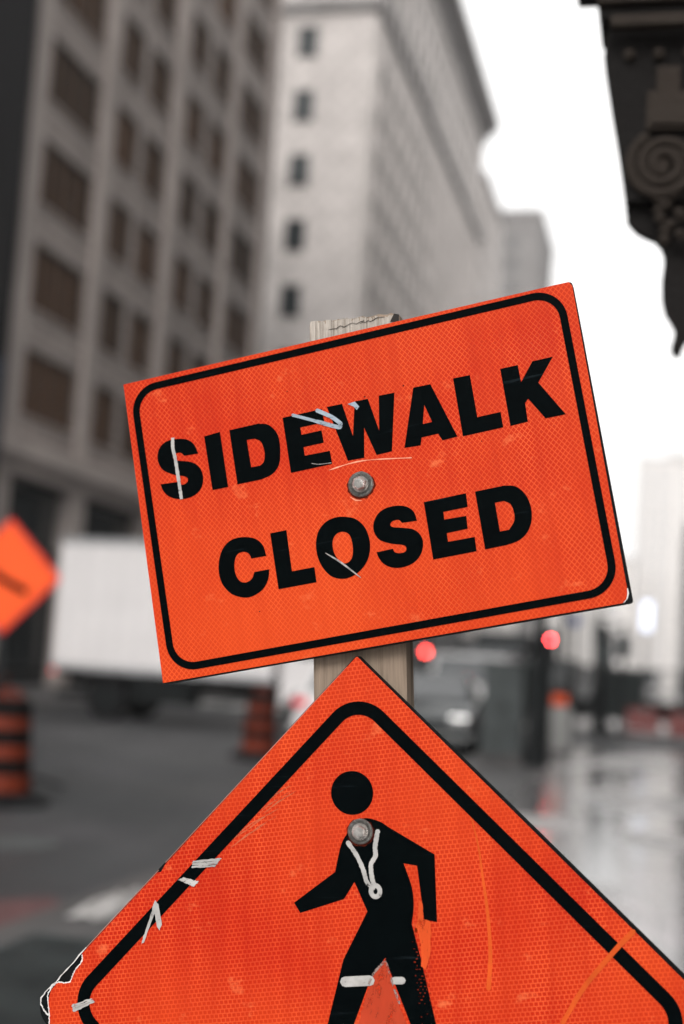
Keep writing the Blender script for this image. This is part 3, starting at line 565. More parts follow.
# --- brown office building on the far side of the street
ob = thing('office_building', 'brown grey stone office block with paired and wide windows behind brown blinds, left side', 'building')
X0 = -22
cols_w = [(44.45, 48.75), (65.5, 69.8)]; cols_n = [(50.5, 52.85), (53.55, 56.05), (58.1, 60.5), (61.3, 64.0)]
cols = sorted(cols_w + cols_n); rows = [(9.25 + 3.75 * k, 11.65 + 3.75 * k) for k in range(9)]
mb, bx = facade('x', X0, 42.5, 71.9, 8.35, 44.5, cols, rows, None, ob, .5)
mb.build('wall', M['stone_brown'], ob)
mb = MB(); mb.box(-45, X0 - .52, 42.5, 71.9, 0, 44.4); mb.build('core', M['frame_dark'], ob)
mb = MB(); mb.box(-45, X0 + .7, 42.3, 72.2, 44.5, 45.6); mb.box(-45, X0 + .35, 42.4, 72.1, 43.9, 44.498); mb.build('cornice', M['stone_trim'], ob)
mb = MB(); mb.box(X0 - .5, X0 + .45, 42.5, 72.0, 7.75, 8.348); mb.box(X0 - .5, X0 + .18, 42.5, 71.95, 7.2, 7.748); mb.build('belt_course', M['stone_trim'], ob)
for a, b in ((42.5, 43.9), (49.0, 50.3), (56.4, 57.6), (64.2, 65.2), (70.5, 71.9)):
    mb = MB(); mb.box(X0 - .5, X0 + .12, a, b, .5, 7.198); mb.box(X0 - .5, X0 + .22, a - .06, b + .06, 0, .498); mb.build('pilaster', M['stone_trim'], ob)
for a, b in ((43.9, 49.0), (50.3, 56.4), (57.6, 64.2), (65.2, 70.5)):
    f = MB(); f.box(X0 - .42, X0 - .3, a, b, 6.9, 7.19); f.box(X0 - .42, X0 - .3, a, b, 0, .7); f.box(X0 - .42, X0 - .25, a, b, 4.6, 4.9)
    for k in range(5):
        s_ = a + (b - a - .1) * k / 4; f.box(X0 - .42, X0 - .3, s_, s_ + .1, .7, 4.6); 
    fo = f.build('shop_window', M['dark_metal'], ob)
    MB().box(X0 - .5, X0 - .44, a, b, 0.02, 7.19).build('pane', M['glass_dark'], fo)
# protruding vertical piers between bays
mb = MB()
for a, b in ((43.0, 44.1), (49.1, 50.15), (56.5, 57.6), (64.3, 65.2), (70.2, 71.3)): mb.box(X0, X0 + .14, a, b, 8.35, 43.89)
mb.build('pier', M['stone_trim'], ob)
pw = window_proto(4.3, 2.4, 'x', ob, 4); pn = window_proto(2.4, 2.4, 'x', ob, 2)
u1 = u2 = 0
for (za, zb) in rows:
    for (a, b) in cols_w: place(pw, 'x', X0, (a + b) / 2, za, u1); u1 += 1
    for (a, b) in cols_n:
        o = place(pn, 'x', X0, (a + b) / 2, za, u2); u2 += 1; o.scale = (1, (b - a) / 2.4, 1)

# --- dark neighbour at the far left edge
nb = thing('dark_building', 'dark narrow building edge at the left border beside the brown stone block', 'building')
rowsd = [(2 + 4 * k, 4.6 + 4 * k) for k in range(10)]; colsd = [(14 + 4.2 * k, 16.6 + 4.2 * k) for k in range(6)]
mb, bx = facade('x', -21.6, 12, 42.3, 0, 44, colsd, rowsd, None, nb, .5); mb.build('wall', M['facade_dark'], nb)
MB().box(-45, -22.12, 12, 42.3, 0, 43.9).build('core', M['frame_dark'], nb)
MB().box(-21.58, -21.45, 40.6, 41.9, 7.2, 10.6).build('banner', M['banner'], nb)

# --- pale limestone tower
tw = thing('limestone_tower', 'tall pale limestone tower with a long window wall and dark cornice along its top', 'building')
TX, TY0, TY1 = -22.5, 97, 154
rows = [(11.3 + 4.9 * k, 13.8 + 4.9 * k) for k in range(10)]
colf = [(-28.45, -26.9)]+[(-33.5, -31.9), (-37.5, -35.9), (-41.5, -39.9)]; colf.sort()
mb, bx = facade('y', TY0, -48, TX, 0, 60.5, colf, rows, None, tw, .5); mb.build('wall', M['stone_pale'], tw)
sc = [(TY0 + 2.2 + 3.1 * k, TY0 + 3.9 + 3.1 * k) for k in range(17)]
rows_s = [(11.6 + 3.27 * k, 13.5 + 3.27 * k) for k in range(11)] + [(51.2 + 3.27 * k, 53.1 + 3.27 * k) for k in range(3)]
mb, bx = facade('x', TX, TY0 + .5, TY1, 0, 60.5, sc, rows_s, None, tw, .5); mb.build('wall', M['stone_pale'], tw)
MB().box(-48, TX - .52, TY0 + .52, TY1, 0, 60.4).build('core', M['frame_dark'], tw)
mb = MB(); mb.box(-48, TX + 1.5, TY0 - 1.5, TY1 + 1.0, 62.4, 63.6); mb.box(-48, TX + .9, TY0 - .9, TY1 + .6, 61.6, 62.398); mb.box(-48, TX + .3, TY0 - .3, TY1, 60.5, 61.598)
mb.build('cornice', M['stone_grey'], tw)
for za, zb in ((49.2, 50.0), (9.9, 10.6)):
    mb = MB(); mb.box(TX, TX + .5, TY0 - .5, TY1, za, zb); mb.box(-48, TX, TY0 - .5, TY0, za, zb); mb.build('belt_course', M['stone_grey'], tw)
pf = window_proto(1.55, 2.5, 'y', tw, 2, 'glass_dark'); n_ = 0
for r_ in rows:
    for c_ in colf: place(pf, 'y', TY0, (c_[0] + c_[1]) / 2, r_[0], n_); n_ += 1
ps = window_proto(1.7, 1.9, 'x', tw, 2, 'glass_mid'); n_ = 0
rest = MB()
for k, r_ in enumerate(rows_s):
    for j, c_ in enumerate(sc):
        if j < 8 and n_ < 99: place(ps, 'x', TX, (c_[0] + c_[1]) / 2, r_[0], n_); n_ += 1
        else:
            rest.box(TX - .25, TX - .2, c_[0], c_[1], r_[0], r_[1])
ro = rest.build('windows', M['glass_mid'], tw); ro['kind'] = 'stuff'
MB().box(-48, TX + .3, TY0 - .3, TY1, 0, 6.2).build('shopfront', M['dark_metal'], tw); MB().box(-48, TX + .9, TY0 - .9, TY1, 6.202, 7.0).build('canopy', M['stone_grey'], tw)
# string of shallow pilasters on the long side
mb = MB()
for k in range(18): s_ = TY0 + .9 + 3.1 * k; mb.box(TX, TX + .18, s_, s_ + .8, 10.602, 49.198)
mb.build('pilaster', M['stone_pale'], tw)

def block(label, x0, x1, y0, y1, h, mat, fl=3.6, bay=3.0, steps=(), front=True, side=True, nm='far_building', glass='glass_mid', parapet=True, dark=True):
    b = thing(nm, label, 'building', (x0, y0, 0)); W, L = x1 - x0, y1 - y0
    nfl = int((h - 3) / fl)
    rows_ = [(2.5 + fl * k, 2.5 + fl * k + fl * .55) for k in range(nfl)]
    mbx = MB()
    MB().box(0, W - .42, .42, L, 0, h - .3).build('core', M['frame_dark'], b)
    cf_ = [(1 + bay * k, 1 + bay * k + bay * .55) for k in range(int((W - 2) / bay))]
    m1, _ = facade('y', 0, 0, W, 0, h, cf_, rows_, None, b, .4); m1.build('wall', mat, b)
    cs_ = [(1.2 + bay * k, 1.2 + bay * k + bay * .55) for k in range(int((L - 2) / bay))]
    m2, _ = facade('x', W, .4, L, 0, h, cs_, rows_, None, b, .4); m2.build('wall', mat, b)
    gl = MB()
    for r_ in rows_:
        gl.box(.2, W - .2, .30, .36, r_[0] - .05, r_[1] + .05); gl.box(W - .36, W - .30, .5, L - .2, r_[0] - .05, r_[1] + .05)
    o = gl.build('windows', M[glass], b); o['kind'] = 'stuff'
    if dark:
        MB().box(.0, W + .35, -.35, L, 0, 4.6).build('shopfront', M['dark_metal'], b); MB().box(-.1, W + 1.0, -.9, L, 4.602, 5.4).build('canopy', M['stone_grey'], b)
    if parapet:
        MB().box(-.1, W + .25, -.25, L + .1, h + .002, h + .9).build('parapet', M['stone_grey'], b)
    for (a0, a1, b0, b1, hh) in steps: MB().box(a0, a1, b0, b1, h + .9, hh).build('roof_block', mat, b)
    return b
block('pale stepped block just beyond the limestone tower along the left side', -42, -22.3, 155.5, 173, 57, M['stone_pale'])
block('grey concrete slab tower rising behind the pale stepped block', -52, -21.8, 215, 238, 72.5, M['stone_grey'])
block('pale hazy block with a rooftop box beyond the grey slab tower', -48, -22.6, 285, 325, 77, M['stone_hazed'], steps=[(12, 21, 4, 16, 82)])
block('low pale street block beyond the cross street, far left side', -46, -22.3, 176, 212, 38, M['stone_hazed'])
block('mid rise block behind the hazy rooftop box building', -46, -22.5, 340, 400, 62, M['stone_hazed'])
block('distant slab block closing the left side of the street', -50, -22, 410, 500, 48, M['stone_hazed'])
# buildings closing the far end of the street, their haze partly painted into pale wall and glass colours
block('faint slender glass tower at the end of the street', -17, 3, 640, 670, 100, M['stone_hazed'], fl=4, bay=4, dark=False, glass='glass_hazed')
block('faint wide tower far behind the street end', -5, 28, 800, 840, 128, M['stone_hazed'], fl=4, bay=4, dark=False, glass='glass_hazed')
block('faint short block low at the end of the street', -40, -16, 600, 640, 52, M['stone_hazed'], fl=4, bay=4, dark=False, glass='glass_hazed')
block('faint low brick block at the end of the right sidewalk', 2.2, 26, 300, 360, 34, M['stone_grey'], fl=4, bay=4)
block('hazy mid rise on the right side of the street beyond the cross street', 2.6, 24, 132, 172, 28, M['stone_grey'], fl=4, bay=4)

block('tall grey block on the right side just beyond the cross street', 2.2, 24, 46, 84, 46, M['stone_grey'])
block('pale block next to the tall grey one on the right side', 2.4, 24, 88, 128, 44, M['stone_pale'])
# --- right hand building with the carved bracket overhead
rb = thing('stone_building', 'dark stone building along the right edge of the sidewalk', 'building')
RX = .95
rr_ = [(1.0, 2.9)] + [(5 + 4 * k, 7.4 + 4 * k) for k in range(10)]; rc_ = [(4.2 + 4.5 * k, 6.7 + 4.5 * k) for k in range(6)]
mb, bx = facade('x', RX, .8, 32, 0, 47, rc_, rr_, None, rb, .4, sign=-1); mb.build('wall', M['stone_shaded'], rb)
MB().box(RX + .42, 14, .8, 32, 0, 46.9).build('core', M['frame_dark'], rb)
MB().box(RX - .25, 14, .7, 32.2, 47.002, 47.9).build('cornice', M['stone_shaded'], rb)

# carved console hanging over the sidewalk (profile faces the camera)
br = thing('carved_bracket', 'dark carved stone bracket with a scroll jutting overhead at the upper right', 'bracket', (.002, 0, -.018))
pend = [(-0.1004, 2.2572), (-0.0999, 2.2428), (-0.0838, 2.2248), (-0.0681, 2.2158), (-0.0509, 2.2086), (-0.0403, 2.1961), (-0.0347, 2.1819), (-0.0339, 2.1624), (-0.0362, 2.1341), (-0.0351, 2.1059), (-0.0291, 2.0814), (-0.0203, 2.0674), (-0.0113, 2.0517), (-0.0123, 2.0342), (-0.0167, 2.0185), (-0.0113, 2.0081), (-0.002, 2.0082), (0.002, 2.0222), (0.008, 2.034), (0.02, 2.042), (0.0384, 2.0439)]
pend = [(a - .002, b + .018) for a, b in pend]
MB().prism(pend + [(.3, 2.16), (.6, 2.15), (.948, 2.12), (.948, 2.284), (-.104, 2.284)], 2.428, 2.458).build('pendant', M['stone_shaded'], br, bevel=.002)
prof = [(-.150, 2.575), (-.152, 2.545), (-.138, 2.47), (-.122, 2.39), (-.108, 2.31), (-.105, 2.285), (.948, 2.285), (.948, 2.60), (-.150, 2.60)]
MB().prism(prof, 2.40, 2.49).build('console', M['stone_shaded'], br, bevel=.004)
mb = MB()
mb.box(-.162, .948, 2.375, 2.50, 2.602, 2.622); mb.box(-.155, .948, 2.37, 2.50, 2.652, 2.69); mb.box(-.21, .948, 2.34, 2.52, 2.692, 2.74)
mb.build('moulding', M['stone_shaded'], br, bevel=.004)
MB().box(-.165, .948, 2.36, 2.51, 2.624, 2.650).build('frieze', M['stone_carved_lit'], br, bevel=.003)
MB().box(-.140, .948, 2.352, 2.376, 2.578, 2.598).build('fillet', M['stone_carved_lit'], br, bevel=.003)
for k in range(20): MB().lathe([(.002, -.011), (.008, -.008), (.011, 0), (.008, .008), (.002, .011)], (-.108 + .05 * k, 2.394, 2.543), 12).build('bead', M['stone_carved_lit'], br, smooth=True)
mb = MB(); mb.box(-.075, .26, 2.385, 2.399, 2.405, 2.475); mb.box(-.068, .25, 2.378, 2.386, 2.412, 2.468); mb.box(-.06, -.02, 2.388, 2.399, 2.475, 2.52); mb.box(.02, .1, 2.388, 2.399, 2.475, 2.52); mb.build('carved_panel', M['stone_carved_lit'], br, bevel=.003)
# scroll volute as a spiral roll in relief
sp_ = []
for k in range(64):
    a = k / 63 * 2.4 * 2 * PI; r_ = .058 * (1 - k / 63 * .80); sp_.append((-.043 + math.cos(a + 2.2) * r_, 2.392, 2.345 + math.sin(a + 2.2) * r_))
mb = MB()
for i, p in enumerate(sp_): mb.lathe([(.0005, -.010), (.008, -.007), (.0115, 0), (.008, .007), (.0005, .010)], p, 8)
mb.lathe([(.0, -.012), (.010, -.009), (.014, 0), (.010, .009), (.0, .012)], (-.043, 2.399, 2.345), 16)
mb.build('scroll', M['stone_carved_lit'], br, smooth=True)
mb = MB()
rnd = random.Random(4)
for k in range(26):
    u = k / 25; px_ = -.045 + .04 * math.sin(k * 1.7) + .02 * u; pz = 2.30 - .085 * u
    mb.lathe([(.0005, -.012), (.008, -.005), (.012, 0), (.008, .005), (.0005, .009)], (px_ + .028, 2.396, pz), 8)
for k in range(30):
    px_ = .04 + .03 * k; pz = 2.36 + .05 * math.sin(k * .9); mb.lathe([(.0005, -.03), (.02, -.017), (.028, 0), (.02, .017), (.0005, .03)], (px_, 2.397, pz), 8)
mb.build('leaf_carving', M['stone_carved_lit'], br, smooth=True)

# ================================================================== FOREGROUND SIGNS
Y1 = 1.3173557
LEAN = R(-4.55)
post = thing('wooden_post', 'weathered timber post leaning left, carrying both orange signs', 'post')
PC = Vector((-.2855, 1.3352, 1.43)); PM = Matrix.Translation(PC) @ Matrix.Rotation(LEAN, 4, 'Y')
post.matrix_world = PM
mb = MB(); bm = mb.bm
rnd = random.Random(7)
# plank with a slanted, splintered top
nx = 22; W_ = .0905; T_ = .038
tops = []
for i in range(nx + 1):
    x = -W_ / 2 + W_ * i / nx
    tops.append((x, .3595 + .010 * (i / nx) * .2 + rnd.uniform(-.0012, .0012) - (.003 if i in (0, nx) else 0)))
prof = [(-W_ / 2, -1.44)] + tops + [(W_ / 2, -1.44)]
mb.prism(prof, 0, T_); mb.build('plank', M['wood'], post, bevel=0)
# pale, split cap of end grain fibres standing a hair proud
mb = MB()
for i in range(96):
    x = -W_ / 2 + .0004 + (W_ - .0008) * i / 96; h0 = rnd.uniform(.024, .034); h1 = .0006 * math.sin(i * .37) + rnd.uniform(-.0008, .0008) + (rnd.uniform(-.004, -.001) if rnd.random() < .08 else 0)
    mb.box(x, x + W_ / 96 * rnd.uniform(.8, .97), rnd.uniform(-.0008, -.0003), T_ * .9, .3590 - h0, .3595 + h1)
mb.build('splintered_top', M['wood_end'], post)
foot = MB(); foot.box(-.5, .5, -.06, -.022, -1.425, -1.335); foot.box(-.5, .5, T_ + .022, T_ + .06, -1.425, -1.335); foot.build('foot', M['wood'], post)
# nails and knots
kn = MB()
for (x, z, r_) in ((-.018, .0, .0028), (.012, .10, .002)): kn.lathe([(r_, -.0006), (r_, .001)], n=12, mt=Matrix.Translation((x, 0, z)) @ Matrix.Rotation(PI / 2, 4, 'X'))
kn.build('nail', M['dark_metal'], post)
ck = MB(); rnd = random.Random(9)
for (xa, xb, z_) in ((-.026, .010, .350), (.006, .03, .3535)):
    P_ = [(xa + (xb - xa) * k / 9, z_ + rnd.uniform(-.0014, .0014) + .006 * k / 9) for k in range(10)]
    ck.ribbon(P_, [rnd.uniform(.0002, .0008) for _ in P_], -.0009, .0004, caps=False)
ck.prism([(.036, .3535), (.0445, .352), (.0450, .3600), (.040, .3612)], -.0016, -.0009)
ck.build('crack', simple('dark_wood_crack', (.02, .017, .015), .9), post)

def bolt(parent, c, rw=.0125, rh=.0068, rot=0):
    b = thing('bolt', '', '') ; del b['label']; del b['category']
    b.parent = parent; b.location = (c[0] / 1000, -.0009, c[1] / 1000)
    bpy.data.objects.remove(b)
    RX_ = Matrix.Rotation(PI / 2, 4, 'X'); T0 = Matrix.Translation((c[0] / 1000, -.0008, c[1] / 1000))
    hb = MB(); hb.lathe([(rh * .9, .0012), (rh, .002), (rh, .0082), (rh * .82, .0092)], n=6, mt=T0 @ RX_ @ Matrix.Rotation(rot, 4, 'Z'))
    hb.lathe([(rh * 1.18, .0010), (rh * 1.18, .0018), (rh * .98, .0024)], n=24, mt=T0 @ RX_)
    hb.lathe([(rh * .62, .0091), (rh * .56, .0096), (rh * .1, .0094)], n=20, mt=T0 @ RX_)
    ho = hb.build('bolt', M['zinc'], parent, smooth=False)
    st_ = MB(); pts_ = [(c[0] / 1000 + (rw + .0016 + .0009 * math.sin(3.1 * a)) * math.cos(a / 24 * 2 * PI), c[1] / 1000 + (rw + .0010 + .0008 * math.cos(2.3 * a)) * math.sin(a / 24 * 2 * PI) - .0008) for a in range(24)]
    st_.prism(pts_, -.00042, -.0001).build('dark_ring', M['dark_tone'], ho)  # dark ring around the washer, set slightly low
    wb = MB(); wb.lathe([(rw, -.0006), (rw, .0006), (rw * .95, .0013), (rw * .86, .0011), (rw * .80, .0004), (rw * .5, .0006)], n=36, mt=T0 @ RX_)
    wo_ = wb.build('washer', M['washer'], ho, smooth=True); return ho

# ---- sign 1
s1 = thing('sidewalk_closed_sign', 'orange rectangular sign reading SIDEWALK CLOSED, tilted on the wooden post', 'sign')
s1.matrix_world = Matrix(((0.9739554948921961, 0.04359967193347407, -0.2225078932904909, -0.29121572148905006), (-0.04160260864520168, 0.9990408962019066, 0.013656890934261617, Y1), (0.22288992108930233, -0.00404429516352664, 0.9748352305663908, 1.6195758451362772), (0, 0, 0, 1)))
MB().prism(round_poly([(-.2284, .1522), (.2292, .1522), (.2296, -.1531), (-.2283, -.1528)], .003, 3), .0007, .0115).build('backing_board', M['board'], s1)
sheet1 = [(-.2288, .1520), (-.2283, -.1519), (.2205, -.1519), (.2245, -.1490), (.2262, -.1440), (.2268, -.1400), (.2288, .148), (.2262, .1523)]
MB().prism(sheet1, 0, .0007).build('reflective_sheet', M['sheet_diamond'], s1)
b1 = round_poly(mm(D['border1']), .025, 12)
def ring(pts, wdt, y=-.0002, th=.0003):
    mb = MB(); n = len(pts); P = [Vector(p) for p in pts]; vs = []
    for i in range(n):
        d = (P[(i + 1) % n] - P[i - 1]).normalized(); nn = Vector((-d.y, d.x)) * wdt / 2
        a, b = P[i] + nn, P[i] - nn
        vs.append([mb.bm.verts.new(q) for q in ((a.x, y - th, a.y), (b.x, y - th, b.y), (b.x, y, b.y), (a.x, y, a.y))])
    for i in range(n):
        A, B = vs[i], vs[(i + 1) % n]
        for k in range(4): mb.bm.faces.new((A[k], A[(k + 1) % 4], B[(k + 1) % 4], B[k]))
    return mb
ring(b1, .0072).build('border', M['ink'], s1)
for name, polys in D['letters']: flat_shape('letter', polys, -.0001, .0003, M['ink'], s1)
mb = MB(); rg_ = random.Random(6); L_ = smooth_line(mm(D['marks1'][0]), 14); mb.ribbon(L_, [.0035 * rg_.uniform(.8, 1.12) for _ in L_], -.0005, .0002, caps=False); mb.build('paint_scratch', M['white_mark'], s1)
mb = MB(); m1 = mm(D['marks1'][1]); mb.ribbon(smooth_line(m1[:3] + [(-.0125, .0633)]), [.0030] * 8 + [.0040] * 11, -.0005, .0002); mb.ribbon(smooth_line(m1[4:][::-1] + [(-.0118, .0640)]), [.0040] * 19, -.00075, .0002); mb.prism(mm(D['wedge1']), -.0007, -.0005); mb.build('paint_scratch', M['grey_mark'], s1)
mb = MB(); mb.ribbon(smooth_line(mm(D['scr1'][0])), [.0006 + .0012 * math.sin(PI * k / 12) for k in range(13)], -.0005, .00015); mb.ribbon(smooth_line(mm(D['scr1'][1])), .0006, -.0005, .00015); mb.build('scuff', simple('thin_grey_scuff', (.28, .26, .25), .8, var=.5, scale=300), s1)
mb = MB(); mb.ribbon(smooth_line(mm(D['scr1'][2])), [.0004 + .001 * abs(math.sin(k * .9)) for k in range(13)], -.00012, .0001); 
mb.ribbon([(-.0135, -.0075), (-.009, -.0115), (-.003, -.0132)], [.0004, .0014, .0004], -.0001, .0002)
mb.build('pale_scuff', M['pale_scuff'], s1)
mb = MB(); mb.prism([(.2268, -.1395), (.2264, -.1440), (.2247, -.1490), (.2212, -.1517), (.2222, -.1517), (.2256, -.1488), (.2277, -.1440), (.2275, -.1395)], -.0002, .0007); mb.build('torn_edge', M['white_plastic'], s1)
mb = MB()
for (x, z, r_) in ((.016, .086, .0007), (.055, .0885, .0007), (-.06, .108, .0005), (.12, .02, .0005), (-.12, -.1, .0006)): mb.lathe([(r_, -.0001), (r_, .0002)], n=8, mt=Matrix.Translation((x, 0, z)) @ Matrix.Rotation(PI / 2, 4, 'X'))
mb.build('fleck', M['board'], s1)
bolt(s1, D['bolt1'], .0124, .0066, .2)

# ---- sign 2 (diamond)
s2 = thing('pedestrian_warning_sign', 'orange diamond sign with a black walking figure, bolted below on the wooden post', 'sign')
TL = R(4.8808)
s2.matrix_world = Matrix.Translation((-0.2589157891098833, 1.3174, 1.1363956053459792)) @ Matrix.Rotation(-TL, 4, 'Y')
h = .3233
def round_poly_var(corners, rs, n=8):
    out = []
    for i in range(len(corners)):
        full = round_poly(corners, rs[i], n); out += full[i * (n + 1):(i + 1) * (n + 1)]
    return out
MB().prism(round_poly_var([(0, h + .0012), (h + .0012, 0), (0, -.337), (-.3288, -.0055)], [.003, .006, .006, .022], 8), .0007, .0115).build('backing_board', M['board'], s2)
def lerp(a, b, t): return (a[0] + (b[0] - a[0]) * t, a[1] + (b[1] - a[1]) * t)
chip = mm(D['chip'][0]); c2 = mm(D['chip'][1])
out = [(-.0012, h - .0012), (0, h - .0006), (.0012, h - .0016), (h - .006, .003), (h - .002, 0), (h - .006, -.004), (.004, -.330), (0, -.333), (-.004, -.330), (-.3098, -.0235), (-.3103, -.0125), (-.3107, .001), (-.3085, .0100), (-.3015, .0180)]
out += [(-.29377, .0176), (-.28776, .0201), (-.28433, .0284), (-.27686, .0381), (-.2763, .0455), (-.1995, .1222), (-.1962, .1225), (-.1945, .1250), (-.1915, .1300)]
flat_shape('reflective_sheet', [[(a * 1000, b * 1000) for a, b in out]], .0007, .0007, M['sheet_hex'], s2)
a_ = .2862
b2 = round_poly([(0, a_), (a_ + .003, -.002), (0, -a_), (-a_, 0)], .028, 12)
ring(b2, .0124).build('border', M['ink'], s2)
fg = flat_shape('walking_figure', [D['figure']], -.0001, .0003, M['ink'], s2)
hc = D['head'][0]
mb = MB(); mb.lathe([(.0201, .0001), (.0201, .0004)], n=48, mt=Matrix.Translation((hc[0] / 1000, 0, hc[1] / 1000)) @ Matrix.Rotation(PI / 2, 4, 'X')); mb.build('figure_head', M['ink'], s2)
mb = MB()
rg_ = random.Random(8)
for l in D['lan']:
    L_ = smooth_line(mm(l), 12); mb.ribbon([(a + rg_.uniform(-.00015, .00015), b) for a, b in L_], [.0042 * rg_.uniform(.86, 1.12) for _ in L_], -.0005, .0003)
mb.build('drawn_lanyard', M['white_mark'], s2)
rc = D['ring']; rp = [(rc[0] / 1000 + .0042 * math.cos(a / 20 * 2 * PI), rc[1] / 1000 + .0050 * math.sin(a / 20 * 2 * PI)) for a in range(20)]
ring(rp, .0044, -.0009, .0002).build('drawn_pendant', M['white_mark'], s2)
mb = MB(); mb.ribbon(mm(D['band'][0]), .0092, -.0005, .0003); mb.ribbon(mm(D['band'][1]), .0066, -.0005, .0003); mb.build('paint_band', M['white_mark'], s2)
MB().prism(ragged(mm(D['marks2'][0]), .00035, 6, 3, 1), -.0008, -.0005).build('paint_mark', M['white_mark'], s2)
for p in [D['marks2'][1], D['marks2'][2][:4], D['marks2'][3]]:
    q = mm(p); mb = MB()    # each mark is a bundle of separate brush hairs
    for k in range(3):
        a, b = lerp(q[0], q[3], k / 3), lerp(q[1], q[2], k / 3); c_, d_ = lerp(q[0], q[3], k / 3 + .31), lerp(q[1], q[2], k / 3 + .31)
        mb.prism(ragged([a, b, d_, c_], .0004, 9, int(a[0] * 1e5) % 97 + k, 1.6), -.0007 - .0001 * k, -.0005)
    mb.build('paint_mark', M['white_mark'], s2)
mb = MB(); mb.ribbon(smooth_line(mm(D['drip'][0])), [.0008 + .0034 * (k / 30) for k in range(31)], -.00015, .0002); mb.ribbon(smooth_line(mm(D['drip'][1])), [.0048 - .0008 * (k / 24) for k in range(25)], -.00055, .0002); mb.build('paint_drip', M['light_orange'], s2)
mb = MB(); mb.prism(ragged(mm(D['patch']), .0009), -.0008, -.0005); mb.build('orange_overpaint', M['over_orange'], s2)
mb = MB(); mb.prism(ragged(mm([[20.4, 47.2], [27.5, 22], [38, -8], [40, -16], [-8, -16], [-3, -2], [5, 20], [7, 29], [14, 38]]), .0008, 9, 2, 1), -.00045, -.0001); mb.build('orange_overpaint', M['rub'], s2)
mb = MB(); mb.ribbon(smooth_line(mm([[4, 22], [9, 33], [16, 40.5], [20.5, 44], [24, 36], [28, 22], [33, 8]])), [.0012 + .0014 * abs(math.sin(k * 1.3)) for k in range(37)], -.0007, .0002); mb.build('grey_smudge', dry_paint('grey_smudge', (.42, .30, .27), .47, 200, (1, 1, 1), .7), s2)
# long pale abrasions swept across the sheeting
rg = random.Random(21); mb = MB()
for k in range(9):
    x0 = -.13 + rg.uniform(-.012, .012) + k * .004; z0 = .142 + k * .0055 + rg.uniform(-.004, .004)
    mb.ribbon([(x0, z0), (x0 + .016, z0 + .012), (x0 + .034, z0 + .022)], [.0002, rg.uniform(.0006, .0018), .0002], -.0001, .00015, caps=False)
mb.build('abrasion', dry_paint('pale_orange_abrasion', (.80, .20, .09), .44, 160, (.6, 1, 1.6), .6), s2)
# rubbed dotted strip on the far leg: rows of tiny cells of sheeting showing through the ink
mb = MB(); rnd = random.Random(3)
for k in range(60):
    z = .062 - k * .0030
    xc = .0500 + .00028 * k
    for j in range(3):
        if rnd.random() < (.75 if k < 18 else .5): xa = xc - .004 + j * .0042 + (k % 2) * .0021 + rnd.uniform(-.0008, .0008); mb.box(xa, xa + rnd.uniform(.0006, .0022), -.00062, -.0004, z, z + rnd.uniform(.0004, .0012))
mb.build('worn_ink', dry_paint('ink_worn_to_orange', (.26, .022, .006), .36, 300, (1, 1, 1), .85), s2)
rim = MB()
rnd = random.Random(5)
for l in D['rim']:
    L_ = [(a + rnd.uniform(-.0004, .0004), b + rnd.uniform(-.0004, .0004)) for a, b in smooth_line(mm(l), 10)]
    rim.ribbon(L_, [rnd.uniform(.0005, .0014) for _ in L_], .0002, .0006, caps=False)
rim.build('torn_edge', M['white_plastic'], s2)
mb = MB(); mb.ribbon([(-.2721, .0511), (-.2300, .0931), (-.1985, .1243)], .0006, .0009, .0006); mb.ribbon([(-.1915, .1316), (-.10, .2232), (-.01, .3133)], .0005, .0009, .0006)
mb.build('worn_edge', simple('pinkish_worn_edge', (.5, .22, .17), .7), s2)
bolt(s2, D['bolt2'], .0118, .0066, .5)

# ================================================================== STREET OBJECTS
# --- construction drums
def drum(label, loc, sc_=1.0):
    d = thing('traffic_drum', label, 'traffic drum', loc, 0, 'orange construction drums on the road')
    prof = [(.29, .06), (.285, .12)]
    rings_ = [(.12, .30, .285), (.30, .44, .27), (.44, .58, .262), (.58, .72, .25), (.72, .86, .242), (.86, 1.0, .23)]
    MB().lathe([(.235, .08), (.235, .98), (.19, 1.03)], n=28).build('body', M['drum_dark'], d, smooth=True)
    for i, (a, b, r_) in enumerate(rings_):
        mt_ = M['orange_plastic'] if i % 2 == 0 else M['drum_dark']
        MB().lathe([(r_ - .02, a + .004), (r_, a + .015), (r_ - .004, b - .015), (r_ - .024, b - .004)], n=28).build('band', mt_, d, smooth=True)
    MB().lathe([(.48, 0), (.48, .05), (.38, .10), (.29, .11)], n=10).build('base', M['black_rubber'], d)
    h_ = tube([(-.1, 0, 1.02), (-.1, 0, 1.10), (.1, 0, 1.10), (.1, 0, 1.02)], .018).build('handle', M['orange_plastic'], d)
    MB().lathe([(.16, 1.005), (.16, 1.04), (.12, 1.05)], n=20).build('lid', M['orange_plastic'], d, smooth=True)
    return d
d0 = drum('nearest orange and black drum, cut off by the left edge under the blurred diamond', (-6.33, 13.1, -.12))
d1 = copy_tree(d0); d1.location = (-14.45, 29.2, -.12); d1['label'] = 'small distant orange drum at the rear end of the white truck'
d2 = copy_tree(d0); d2.location = (-6.28, 22.0, -.12); d2['label'] = 'orange drum standing right beside the white car behind the post'
